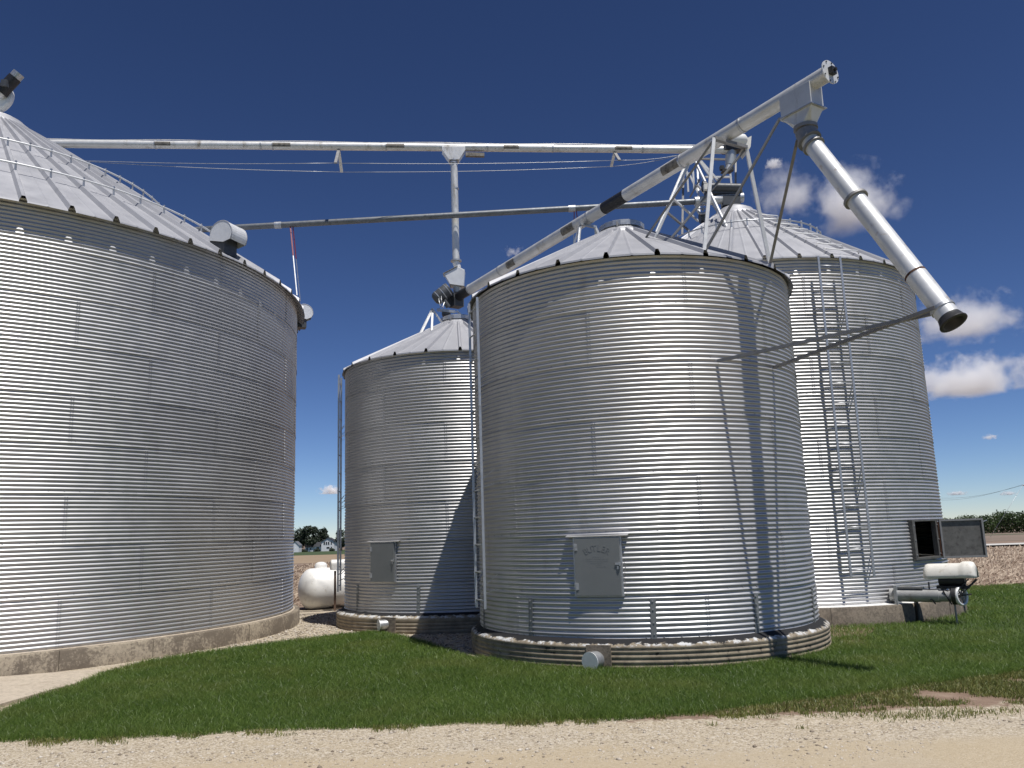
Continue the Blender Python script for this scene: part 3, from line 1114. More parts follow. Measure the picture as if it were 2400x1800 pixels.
# ---- hatch of the right rear bin, standing open
def open_hatch():
    b = 4
    B = BINS[b]
    a0, a1, z0, z1 = -59.5, -43.9, 1.10, 1.83
    am = (a0 + a1) / 2
    w = 2 * B['R'] * math.sin(R_((a1 - a0) / 2))
    t, e, u = wall_frame(b, am)
    rot = wrot(b, am)
    c = pol(b, am, B['R'] * math.cos(R_((a1 - a0) / 2)) + .035, (z0 + z1) / 2)
    h = z1 - z0
    m = MB()
    for s in (-1, 1):
        m.box(c + t * (s * (w / 2 - .045)), (.09, .10, h), rot)
    m.box(c + u * (h / 2 - .0), (w + .02, .102, .03), rot).box(c - u * (h / 2 - .02), (w - .182, .1, .045), rot)
    fr = m.build('hatch_frame', 'doorin', ROOTS[b], bevel=.004)
    # four bolts heads on the jambs
    for s in (-1, 1):
        for k in (-.38, 0, .38):
            q = c + t * (s * (w / 2 - .045)) + e * .05 + u * (h * k)
            MB().tube(q, q + e * .012, .013, n=6).build('frame_bolt', 'bolt', fr, (0, 0, 0))
    # the leaf swung out from the right jamb
    hinge = c + t * (w / 2 + .005) + e * .06
    far = at_y(2297, 1262, hinge.y - .05)
    d = Vector((far.x - hinge.x, far.y - hinge.y, 0)).normalized()
    W = 0.84
    nrm = Vector((d.y, -d.x, 0))
    rot2 = Matrix((d, nrm, u)).transposed()
    cc = hinge + d * (W / 2) + Vector((0, 0, -.0))
    leaf = MB().box(cc, (W, .012, h + .02), rot2).build('hatch_leaf', 'doorin', ROOTS[b])
    fl = MB()
    for s in (-1, 1):
        fl.box(cc + d * (s * (W / 2 - .02)) + nrm * .022, (.035, .034, h + .022), rot2)
        fl.box(cc + u * (s * (h / 2 - .008)) + nrm * .022, (W - .08, .034, .035), rot2)
    fl.build('leaf_rim', 'iron', leaf, (0, 0, 0))
    MB().box(c + t * (w / 2 - .01) + e * .055, (.05, .03, h * .9), rot).build('hinge', 'rust', fr, (0, 0, 0))
    q = cc + d * (W / 2) + u * (h / 2 - .06)
    MB().beam(q, q + d * .09 + u * .03, .02, .012).build('leaf_latch', 'galv', leaf, (0, 0, 0))


open_hatch()


# ---- roof hoops, roof ladder, vents
def hoop(b, r, stand, mat, pr=0.017):
    B = BINS[b]
    z = B['ze'] + (B['R'] + B['oe'] - r) * B['slope']
    m = MB()
    pts = [pol(b, 360 * i / 96, r, z + stand) for i in range(96)]
    m.path(pts, pr, 8, True)
    o = m.build('roof_hoop', mat, ROOTS[b])
    step = 360 / B['nr']
    br = MB()
    for k in range(B['nr']):
        a = B['ro'] + k * step
        p = pol(b, a, r, z + B['rib'][0] * .8)
        q = pol(b, a, r, z + stand)
        br.beam(p, q, .022, .03).beam(q + Vector((0, 0, .0)), q + Vector((0, 0, .05)), .03, .03)
    tag(br.build('hoop_brackets', 'galv', o, (0, 0, 0)), kind='stuff')


p1 = on_cone(1, 123, 425)
p2 = on_cone(1, 125, 376)
for p in (p1, p2):
    hoop(1, math.hypot(p.x - BINS[1]['c'][0], p.y - BINS[1]['c'][1]) + .1, 0.21, 'whitemetal', .02)
p = on_cone(4, 1745, 535)
hoop(4, math.hypot(p.x - BINS[4]['c'][0], p.y - BINS[4]['c'][1]), 0.18, 'galv')


def roof_ladder():
    b = 4
    B = BINS[b]
    a = -73.7
    t, e, u = wall_frame(b, a)
    r = B['R'] - .02
    k = 0
    while r > 1.0:
        z = cone_z(b, *pol(b, a, r, 0)[:2]) + .11
        w = .62 if k else .8
        p = pol(b, a, r, z)
        MB().path([p - t * (w / 2) - u * .07, p - t * (w / 2 - .02), p + t * (w / 2 - .02), p + t * (w / 2) - u * .07], .014, 8).build('roof_rung', 'whitemetal', ROOTS[b])
        r -= .34
        k += 1


roof_ladder()


def vent(b, ang, r0, rot_deg=0.0, rr=0.30, ln=0.5):
    """hood vent: drum-shaped hood on a square neck, mouth turned down and outwards"""
    B = BINS[b]
    z = cone_z(b, *pol(b, ang, r0, 0)[:2])
    t, e, u = wall_frame(b, ang)
    c = pol(b, ang, r0, z)
    n = 18
    # side outline in (outward, up)
    outl = [(-.19, .02), (-.19, .20)]
    for i in range(n + 1):
        a = PI - .15 - (PI - .15 + .55) * i / n
        outl.append((.10 + rr * math.cos(a), .30 + rr * math.sin(a)))
    outl += [(.16, .12), (.16, -.05)]
    m = MB()
    L = [c + e * x + u * y - t * (ln / 2) for x, y in outl]
    Rr = [c + e * x + u * y + t * (ln / 2) for x, y in outl]
    k = len(outl)
    m.add(L[1:k - 1], [tuple(range(k - 2))])
    m.add(Rr[1:k - 1], [tuple(reversed(range(k - 2)))])
    m.add(L[1:k - 2] + Rr[1:k - 2], [(i, i + 1, k - 3 + i + 1, k - 3 + i) for i in range(k - 4)], False)
    o = m.build('roof_vent', 'whitemetal', ROOTS[b])
    MB().box(c + u * .08 - e * .02, (ln * .8, .36, .34), wrot(b, ang)).build('vent_neck', 'dark', o, (0, 0, 0))
    for q in (L, Rr):
        MB().path(q[2:k - 2], .008, 6).build('vent_seam', 'roof', o, (0, 0, 0))


vent(1, -20.6, 6.92, 0, .27, .46)
vent(1, 22.0, 7.2, 0, .22, .32)


# ---- top of the big left bin: inlet lid with motor
def inlet_head():
    B = BINS[1]
    zc = B['ze'] + (B['R'] + B['oe'] - .2) * B['slope']
    c = Vector((*B['c'], zc))
    hub = at_y(-10, 232, B['c'][1] - .1)
    m = MB()
    d = Vector((-.05, -1, .22)).normalized()
    m.lathe([(.0, -.10), (.38, -.10), (.42, -.06), (.42, .04), (.38, .07), (.1, .12), (0, .125)], hub, d, 32)
    o = m.build('inlet_cover', 'white', ROOTS[1])
    MB().beam(c - Vector((0, 0, .3)), hub, .2, .2).build('inlet_neck', 'galv', o, (0, 0, 0))
    a, e = at_y(-2, 222, B['c'][1] - .3), at_y(45, 172, B['c'][1] - .3)
    dd = (e - a).normalized()
    mo = MB().tube(a + dd * .06, e - dd * .14, .15, n=18).build('motor', 'black', ROOTS[1])
    MB().tube(e - dd * .14, e, .135, n=24).build('motor_fan_cover', 'galv', mo, (0, 0, 0))
    MB().box(a + dd * .25 + Vector((.05, -.15, 0)), (.14, .1, .16)).build('terminal_box', 'dark', mo, (0, 0, 0))
    MB().tube(a - dd * .05, a + dd * .07, .10, n=18).build('gearbox', 'whitemetal', mo, (0, 0, 0))


inlet_head()

# ------------------------------------------------------------------ loading auger: from the small bin over the front bin to the spout
A0, A1 = Vector((-1.22, 19.38, 7.52)), Vector((4.52, 10.55, 7.94))
AD = (A1 - A0).normalized()
AL = (A1 - A0).length
ASIDE = AD.cross(Vector((0, 0, 1))).normalized()
AUP = ASIDE.cross(AD).normalized()
AR = 0.118


def on_axis(u):
    """distance along the auger at which it crosses image column u"""
    lo, hi = 0.0, AL
    for _ in range(40):
        mid = (lo + hi) / 2
        p = A0 + AD * mid - CAMP
        z = p.y * _cp + p.z * _sp
        xr, yr = p.x / z, (-p.y * _sp + p.z * _cp) / z
        x = 1200 + FPX * (_c * xr - _s * yr)
        if x < u:
            lo = mid
        else:
            hi = mid
    return lo


def loading_auger():
    root = thing('loading_auger', 'silver sloping auger tube above the front bin, ending in a downspout', 'auger', (BINS[3]['c'][0], BINS[3]['c'][1], 7.1))
    cuts = [0.0] + [on_axis(u) for u in (1103, 1175, 1383, 1417, 1468, 1600, 1740)] + [AL]
    for i, (s0, s1) in enumerate(zip(cuts[:-1], cuts[1:])):
        black = i in (0, 4)
        r = AR * (1.0 if not black else .97) - .002 * (i % 2)
        MB().tube(A0 + AD * s0, A0 + AD * s1, r, n=28).build('tube_section', 'black' if black else 'tube', root)
    for u in (1103, 1175, 1383, 1600, 1740):
        s = on_axis(u)
        MB().tube(A0 + AD * (s - .02), A0 + AD * (s + .02), AR + .007, n=28).build('coupling_band', 'galv', root)
    # grimy inspection covers on the camera side
    for u0, u1 in ((1325, 1352), (1560, 1598), (1196, 1214)):
        s0, s1 = on_axis(u0), on_axis(u1)
        m = MB()
        n = 8
        side = -ASIDE if (A0 + ASIDE - CAMP).length > (A0 - ASIDE - CAMP).length else ASIDE
        vs = []
        for s in (s0, s1):
            for i in range(n + 1):
                a = R_(-55 + 75 * i / n)
                vs.append(A0 + AD * s + (side * math.cos(a) + AUP * math.sin(a)) * (AR + .006))
        m.add(vs, [(i, i + 1, n + 2 + i, n + 1 + i) for i in range(n)], True)
        m.build('inspection_cover', 'hatchcover', root)
    # discharge head
    hs = AL - .50
    hc = A0 + AD * hs
    rot = Matrix((AD * Vector((1, 1, 0)), ASIDE, Vector((0, 0, 1)))).transposed()
    ax = Vector((AD.x, AD.y, 0)).normalized()
    rot = Matrix((ax, ASIDE, Vector((0, 0, 1)))).transposed()
    hp = MB()
    hp.box(hc + Vector((0, 0, -.19)), (.52, .275, .34), rot)
    hopper = hp.build('discharge_hopper', 'tube', root, bevel=.004)
    MB().box(hc + Vector((0, 0, -.365)), (.58, .34, .014), rot).build('hopper_flange', 'galv', hopper, (0, 0, 0))
    f = MB()
    q0 = [hc + Vector((0, 0, -.37)) + ax * (x * .25) + ASIDE * (y * .13) for x, y in ((-1, -1), (1, -1), (1, 1), (-1, 1))]
    cz = hc + Vector((0, 0, -.60)) + ax * .03
    n = 20
    ring = [cz + ax * (.125 * math.cos(2 * PI * i / n + PI * 1.25)) + ASIDE * (.125 * math.sin(2 * PI * i / n + PI * 1.25)) for i in range(n)]
    vs = q0 + ring
    fs = []
    for k in range(4):
        seg = [4 + (k * 5 + j) % n for j in range(6)]
        for j in range(5):
            fs.append((k, seg[j + 1], seg[j]) if j != 2 else (k, (k + 1) % 4, seg[j + 1], seg[j]))
            if j > 2:
                fs[-1] = ((k + 1) % 4, seg[j + 1], seg[j])
    f.add(vs, fs)
    f.build('hopper_funnel', 'tube', hopper, (0, 0, 0))
    ep = MB().tube(A1, A1 + AD * .014, AR + .055, n=36).build('end_plate', 'whitemetal', root)
    for i in range(8):
        a = 2 * PI * i / 8 + .3
        p = A1 + AD * .012 + (ASIDE * math.cos(a) + AUP * math.sin(a)) * (AR + .033)
        MB().tube(p, p + AD * .014, .012, n=6).build('flange_bolt', 'dark', ep, (0, 0, 0))
    MB().box(A1 + AD * .04, (.075, .10, .10), rot).tube(A1, A1 + AD * .11, .022, n=12).build('end_bearing', 'black', ep, (0, 0, 0))
    # downspout
    S0 = cz
    S1 = Vector((5.17, 9.46, 4.08))
    bend = S0 + Vector((0, 0, -.13))
    sd = (S1 - bend).normalized()
    for k, (p, q, r) in enumerate(((S0 + Vector((0, 0, .03)), S0 - Vector((0, 0, .02)), .165), (S0 - Vector((0, 0, .05)), bend + sd * .06, .150), (bend + sd * .06, bend + sd * .10, .17), (bend + sd * .19, bend + sd * .22, .155))):
        MB().tube(p, q, r, n=28).build('swivel_collar', 'iron', root)
    SL = (S1 - bend).length
    sp = MB()
    cutsf = [.0, .38, .78, 1.0]
    rr = (.122, .126, .130)
    spout = None
    for i in range(3):
        o = MB().tube(bend + sd * (SL * cutsf[i]), bend + sd * (SL * cutsf[i + 1] + (.02 if i < 2 else -.0)), rr[i], n=32, caps=(i == 0, False)).build('spout_section', 'spout', root)
        spout = spout or o
    p = bend + sd * (SL * .38)
    MB().tube(p - sd * .025, p + sd * .012, .162, n=28).build('spout_collar', 'iron', root)
    p = bend + sd * (SL * .78)
    MB().tube(p - sd * .02, p + sd * .006, .134, n=28).build('spout_joint', 'rust', root)
    mth = MB()
    mth.lathe([(.131, -.09), (.160, .0), (.166, .0), (.166, .012), (.120, .012), (.118, -.5), (0, -.5)], S1, sd, 32)
    mth.build('spout_mouth', 'black', root)
    g = S1 - sd * .22
    MB().tube(g - sd * .02, g + sd * .02, .142, n=28).build('brace_clamp', 'galv', root)
    # braces to the bin wall and to the bin eave
    for w, s in ((Vector((2.96, 11.72, 4.17)), 1), (Vector((3.95, 12.32, 4.16)), -1)):
        side = Vector((sd.y, -sd.x, 0)).normalized() * .13 * -s
        MB().angle(w, g + side, .045, .006).build('spout_brace', 'iron', root)
    e1, e2 = on_z(1650, 590, 5.84), on_z(1804, 617, 5.84)
    h1 = hc - ax * .27 - Vector((0, 0, .33))
    for q, ft in ((bend + Vector((-.13, .02, -.02)), e2), (h1 + ASIDE * .15, e1)):
        MB().angle(q, ft, .045, .006).build('head_brace', 'iron', root)
    # trestle under the upper part
    l, r = on_z(1673, 324, 7.70), on_z(1749, 346, 7.70)
    MB().beam(l, r, .07, .05).build('trestle_bar', 'iron', root)
    for q, ft, fl in ((l, e1, 1), (r, e2, 1)):
        MB().angle(q, ft, .05, .006, fl).build('trestle_leg', 'whitemetal', root)
    for q, uv in ((l, (1512, 557)), (r, (1566, 566))):
        ft = on_cone(3, *uv)
        if ft:
            MB().angle(q, ft, .042, .006).build('trestle_leg', 'iron', root)
    for u0, uv in ((1612, (1535, 557)),):
        q = A0 + AD * on_axis(u0) - Vector((0, 0, AR))
        ft = on_cone(3, *uv)
        MB().angle(q, ft, .045, .006).build('trestle_leg', 'whitemetal', root)
    # short trestle behind the roof lid
    s = on_axis(1377)
    m0 = A0 + AD * s - Vector((0, 0, AR + .02))
    MB().beam(m0 - ASIDE * .2, m0 + ASIDE * .2, .05, .05).build('trestle_bar', 'galv', root)
    for k in (-1, 1):
        for j in (-.25, .2):
            q = m0 + ASIDE * (k * .45) + AD * j
            q.z = cone_z(3, q.x, q.y) + .03
            MB().angle(m0 + ASIDE * (k * .18), q, .04, .006).build('trestle_leg', 'whitemetal' if k < 0 else 'galv', root)
    # drive at the low end, over the small bin
    y = A0.y
    d1, d2 = at_y(1022, 701, y - .15), at_y(1056, 674, y - .15)
    dd = (d2 - d1).normalized()
    gd = MB().lathe([(.0, -.06), (.10, -.05), (.155, .0), (.165, .06), (.165, .40), (.16, .41), (.0, .42)], d1, dd, 28).build('belt_guard', 'dark', root)
    for k in (.06, .2, .34):
        MB().tube(d1 + dd * k, d1 + dd * (k + .02), .170, n=28).build('guard_band', 'galv', gd, (0, 0, 0))
    bt = MB().tube(A0 - AD * .22, A0 + AD * .02, .14, n=24).box(A0 - AD * .1 + Vector((0, 0, -.14)), (.26, .26, .2), rot)
    bt.build('intake_boot', 'dark', root)
    MB().box(A0 - AD * .15 + Vector((-.1, -.02, -.1)), (.1, .3, .26), rot).tube(at_y(1040, 704, y - .25), at_y(1051, 720, y - .2), .06, n=14).build('drive_motor', 'dark', root)
    MB().path([at_y(1028, 700, y - .35), at_y(1031, 715, y - .38), at_y(1038, 722, y - .35), at_y(1041, 708, y - .34)], .012, 6).path([at_y(1034, 694, y - .35), at_y(1036, 710, y - .4), at_y(1030, 724, y - .35)], .01, 6).build('cable', 'galv', root)
    fb = at_y(1024, 726, y - .1)
    fe = at_y(1066, 731, y - .1)
    MB().beam(fb, fe, .05, .06).build('drive_base', 'galv', root)
    MB().box(at_y(1046, 735, y), (.2, .2, .1)).build('feed_spout', 'dark', root)
    ap = at_y(1014, 724, y - .1)
    for uv in ((984, 785), (1012, 775), (1039, 760)):
        ft = on_cone(2, *uv) or at_y(*uv, y)
        MB().angle(ap, ft, .045, .007).build('drive_leg', 'whitemetal', root)
    MB().angle(fe, at_y(1072, 730, y), .045, .007).angle(at_y(1072, 730, y), at_y(1085, 742, y), .045, .007).build('drive_leg', 'whitemetal', root)


loading_auger()

# ------------------------------------------------------------------ overhead auger: from the big bin past the small one to the right rear bin
C1, C2 = Vector((*BINS[1]['c'], 0)), Vector((*BINS[2]['c'], 0))
HD = (C2 - C1).normalized()


def on_plane(u, v, P=C1, D=HD):
    d = ray(u, v)
    n = Vector((D.y, -D.x, 0))
    t = n.dot(P - CAMP) / n.dot(d)
    return CAMP + d * t


def overhead_auger():
    root = thing('overhead_auger', 'long white level auger tube high against the sky, with a downpipe onto the small bin', 'auger', (BINS[4]['c'][0] - .8, BINS[4]['c'][1] + .6, 9.2))
    L = on_plane(40, 336)
    Rr = on_plane(1722, 352)
    d = (Rr - L).normalized()
    side = d.cross(Vector((0, 0, 1))).normalized()
    if side.y > 0:
        side = -side
    r = 0.097
    joints = [40, 330, 640, 905, 1142, 1295, 1505, 1722]
    for i, (a, b) in enumerate(zip(joints[:-1], joints[1:])):
        p, q = on_plane(a, 336 + (a - 40) * 16 / 1682), on_plane(b, 336 + (b - 40) * 16 / 1682)
        MB().tube(p, q, r - .003 * (i % 2), n=24).build('tube_section', 'tubewhite', root)
    for u in (365, 612, 640, 905, 1142, 1295, 1505):
        p = on_plane(u, 336 + (u - 40) * 16 / 1682)
        MB().tube(p - d * .02, p + d * .02, r + .008, n=24).build('coupling_band', 'galv', root)
    for a, b in ((365, 402), (640, 682), (905, 948), (1180, 1215), (1440, 1480)):
        p, q = on_plane(a, 336 + (a - 40) * 16 / 1682), on_plane(b, 336 + (b - 40) * 16 / 1682)
        n = 7
        vs = []
        for e in (p, q):
            for i in range(n + 1):
                t = R_(-35 + 55 * i / n)
                vs.append(e + (side * math.cos(t) + Vector((0, 0, 1)) * math.sin(t)) * (r + .009))
        MB().add(vs, [(i, i + 1, n + 2 + i, n + 1 + i) for i in range(n)], True).build('inspection_cover', 'hatchcover', root)
    p, q = on_plane(1091, 361), on_plane(1135, 362)
    MB().beam(p - Vector((0, 0, .02)), q - Vector((0, 0, .02)), .1, .09).build('slide_gate', 'hatchcover', root)
    # thin conduit along the top
    MB().path([on_plane(u, 336 + (u - 40) * 16 / 1682) + Vector((0, 0, r + .012 + .012 * math.sin(u * .02))) + side * .02 for u in range(60, 1700, 40)], .009, 6).build('conduit', 'tubewhite', root)
    # tee hopper and downpipe
    t0, t1 = on_plane(1036, 348), on_plane(1090, 348)
    b0, b1 = on_plane(1052, 378), on_plane(1076, 378)
    off = side * .115
    hp = MB()
    prof = [t0, on_plane(1036, 356), b0, b1, on_plane(1090, 356), t1]
    hp.prism([v + off for v in prof], None, -off * 2)
    hp.build('tee_hopper', 'tubewhite', root, bevel=.004)
    top = on_plane(1064, 377)
    bot = on_plane(1069, 616)
    MB().tube(top, bot, .088, n=24).build('downpipe', 'tubewhite', root)
    for u, v, rr in ((1064, 379, .12), (1063, 384, .108), (1067, 444, .091), (1069, 613, .135)):
        c = on_plane(u, v)
        MB().tube(c, c + Vector((0, 0, .035)), rr, n=24).build('pipe_flange', 'galv', root)
    y = bot.y
    MB().tube(bot, at_y(1073, 628, y), .09, .08, n=20).build('pipe_elbow', 'whitemetal', root)
    bx = [at_y(1041, 642, y - .12), at_y(1073, 625, y - .12), at_y(1089, 632, y - .12), at_y(1086, 672, y - .12), at_y(1057, 669, y - .12)]
    o = MB().prism(bx, None, (0, .26, 0)).build('transition_box', 'whitemetal', root, bevel=.004)
    MB().add([bx[0] + Vector((-.03, -.03, .01)), bx[1] + Vector((0, -.03, .02)), bx[1] + Vector((0, .30, .02)), bx[0] + Vector((-.03, .30, .01))], [(0, 1, 2, 3)]).build('box_lid', 'cream', o, (0, 0, 0))
    MB().beam(at_y(1054, 670, y), at_y(1090, 675, y), .32, .012).build('box_flange', 'iron', o, (0, 0, 0))
    MB().tube(at_y(1072, 674, y), at_y(1070, 690, y), .11, .08, n=16).build('box_funnel', 'galv', o, (0, 0, 0))
    # truss arms and cables
    tips = []
    for u in (794, 1440):
        c = on_plane(u, 336 + (u - 40) * 16 / 1682)
        k = .60 if u < 1000 else .42
        tip = []
        for s in (1, -1):
            q = c + side * (s * k * 1.1) - Vector((0, 0, k * 1.25 if s > 0 else k * .62))
            MB().beam(c - Vector((0, 0, r)), q, .07, .035).build('truss_arm', 'whitemetal' if s < 0 else 'iron', root)
            tip.append(q)
        tips.append(tip)
    for s in (0, 1):
        pts = [on_plane(150, 375), tips[0][s], tips[1][s], on_plane(1600, 362)]
        w = MB()
        for p, q in zip(pts[:-1], pts[1:]):
            w.path([p.lerp(q, i / 8) - Vector((0, 0, .05 * math.sin(PI * i / 8))) for i in range(9)], .006, 6)
        w.build('truss_cable', 'galv', root)
    # drive end with white motor cover and discharge chute
    e = on_plane(1722, 340)
    cv = MB()
    m0 = on_plane(1700, 332) + side * .1
    m1 = on_plane(1752, 332) + side * .1
    ddm = (m1 - m0).normalized()
    cv.lathe([(0, -.02), (.10, -.01), (.15, .03), (.16, .1), (.16, .36), (.14, .47), (.08, .53), (0, .55)], m0, ddm, 24)
    o = cv.build('motor_cover', 'white', root)
    MB().prism([on_plane(1728, 340) + side * .16, on_plane(1756, 325) + side * .16, on_plane(1754, 350) + side * .16, on_plane(1744, 368) + side * .16], None, -side * .3).build('cover_skirt', 'cream', o, (0, 0, 0))
    MB().box(on_plane(1714, 349), (.42, .3, .16)).build('gearbox', 'black', root)
    y = e.y
    a, b, c, dd = on_plane(1713, 353), on_plane(1713, 366), on_plane(1710, 387), on_plane(1705, 400)
    MB().tube(a, b, .15, .14, n=6).build('chute_section', 'galv', root)
    MB().tube(b, c, .15, .11, n=6).build('chute_section', 'tube', root)
    MB().tube(c, dd, .10, .10, n=6).build('chute_section', 'galv', root)
    MB().box(on_plane(1692, 394), (.1, .12, .1)).box(on_plane(1703, 402), (.26, .2, .04)).box(on_plane(1715, 397), (.08, .12, .09)).build('chute_flap', 'black', root)
    # support tower standing on the right rear bin's roof
    yt = e.y

    def leg(u0, v0, y0, u1, v1, y1=None, w=.05, mat='whitemetal', cone=False):
        p = at_y(u0, v0, y0)
        q = (on_cone(4, u1, v1) if cone else None) or at_y(u1, v1, y1 or y0)
        MB().angle(p, q, w, .007).build('tower_leg', mat, root)
    y0 = yt - .1
    leg(1628, 372, y0, 1705, 532, None, .075, cone=True)
    leg(1637, 373, y0 + .4, 1711, 482, None, .05, cone=True)
    leg(1643, 378, y0 + .5, 1688, 429, y0 + .5)
    for u0, v0, ya, u1, v1, ybb, mat in ((1604, 392, y0, 1533, 557, 18.6, 'whitemetal'), (1608, 392, y0 + .2, 1537, 557, 18.9, 'galv'), (1602, 400, y0 + .6, 1599, 549, y0 - .3, 'iron'),
                                    (1610, 402, y0 + .9, 1613, 450, y0 + .9, 'whitemetal'), (1624, 400, y0 + .9, 1627, 445, y0 + .9, 'whitemetal'), (1635, 392, y0 + .9, 1640, 520, y0 - .2, 'whitemetal'),
                                    (1614, 405, y0 + .9, 1636, 452, y0 + .9, 'whitemetal'), (1576, 464, 19.0, 1636, 518, y0 - .3, 'whitemetal'), (1564, 498, 18.8, 1615, 541, y0 - .3, 'iron'), (1634, 433, y0, 1656, 458, y0 + .3, 'whitemetal'),
                                    (1640, 372, y0 + .5, 1705, 374, y0 + .5, 'iron'), (1646, 415, y0 + .6, 1711, 415, y0 + .6, 'whitemetal'), (1711, 402, y0 + .6, 1714, 432, y0 + .6, 'whitemetal'), (1724, 372, y0 + .6, 1724, 440, y0 + .4, 'iron'),
                                    (1660, 463, y0 - .3, 1692, 511, y0 - .6, 'whitemetal'), (1640, 420, y0 + .3, 1616, 462, y0 + .5, 'iron')):
        leg(u0, v0, ya, u1, v1, ybb, .045, mat)


overhead_auger()


# ------------------------------------------------------------------ grey conveyor tube behind
def back_conveyor():
    yl, yr = 19.0, BINS[4]['c'][1] - .05
    root = thing('back_conveyor', 'thin grey conveyor tube behind, on paired red and grey struts', 'conveyor', (BINS[4]['c'][0], BINS[4]['c'][1], 9.6))

    def pt(u):
        k = (u - 440) / (1745 - 440)
        v = 537.5 + (u - 480) * (472 - 537.5) / (1640 - 480)
        return at_y(u, v, yl + (yr - yl) * k)
    r = .072
    cuts = [440, 652, 1020, 1340, 1632]
    for a, b in zip(cuts[:-1], cuts[1:]):
        MB().tube(pt(a), pt(b), r, n=20).build('tube_section', 'greytube', root)
    for u in (652, 1340):
        p, q = pt(u - 8), pt(u + 8)
        MB().tube(p, q, r + .012, n=20).build('coupling_band', 'galv', root)
    p, q = pt(1628), at_y(1741, 463, yr)
    MB().tube(p, q, .115, n=24).build('head_section', 'tubewhite', root)
    d = (q - p).normalized()
    MB().tube(q - d * .32, q, .122, n=24).build('head_cap', 'galv', root)
    MB().box(at_y(1712, 473, yr), (.42, .26, .24)).build('discharge_box', 'dark', root)
    # belt drive above the head
    a, b = at_y(1655, 438, yr - .1), at_y(1737, 440, yr - .1)
    mo = MB().tube(a, b, .10, n=20).build('drive_motor', 'dark', root)
    MB().tube(b - (b - a) * .02, b + (b - a) * .01, .085, n=20).build('motor_end', 'whitemetal', mo, (0, 0, 0))
    MB().beam(at_y(1652, 453, yr), at_y(1738, 453, yr), .2, .09).build('motor_mount', 'dark', root)
    m = MB().tube(at_y(1646, 437, yr - .15), at_y(1654, 437, yr - .15), .13, n=20)
    m.build('drive_pulley', 'black', root)
    MB().box(at_y(1655, 439, yr - .3), (.12, .12, .14)).build('gearbox', 'cream', root)
    c = at_y(1647, 489, yr - .1)
    ax = Vector((-.25, -1, .1)).normalized()
    pl = MB().lathe([(.135, -.04), (.155, -.03), (.155, .03), (.135, .04), (.11, .03), (.105, .0), (.11, -.03), (.135, -.04)], c, ax, 28).build('belt_pulley', 'galv', root)
    MB().tube(c - ax * .05, c + ax * .06, .035, n=14).beam(c - Vector((.11, 0, 0)), c + Vector((.11, 0, 0)), .03, .02).beam(c - Vector((0, 0, .11)), c + Vector((0, 0, .11)), .03, .02).build('pulley_spokes', 'galv', pl, (0, 0, 0))
    MB().tube(at_y(1655, 510, yr + .1), at_y(1640, 512, yr + .1), .13, n=18).build('belt_housing', 'dark', root)
    # struts: red upper part, grey lower part
    for (u, v), (u2, v2), yt, ybot in (((680, 530), (696, 692), None, 20.2), ((686, 530), (704, 706), None, 18.9), ((1346, 492), (1344, 590), None, 19.5), ((1350, 492), (1363, 590), None, 19.3)):
        p = pt(u)
        q = on_z(u2, v2, 7.42) if u < 1000 else at_y(u2, v2, ybot)
        mid = p.lerp(q, .45)
        s = MB().beam(p, mid, .032, .02).build('strut', 'red', root)
        MB().beam(mid, q, .022, .014).build('strut_foot', 'galv', s, (0, 0, 0))


back_conveyor()


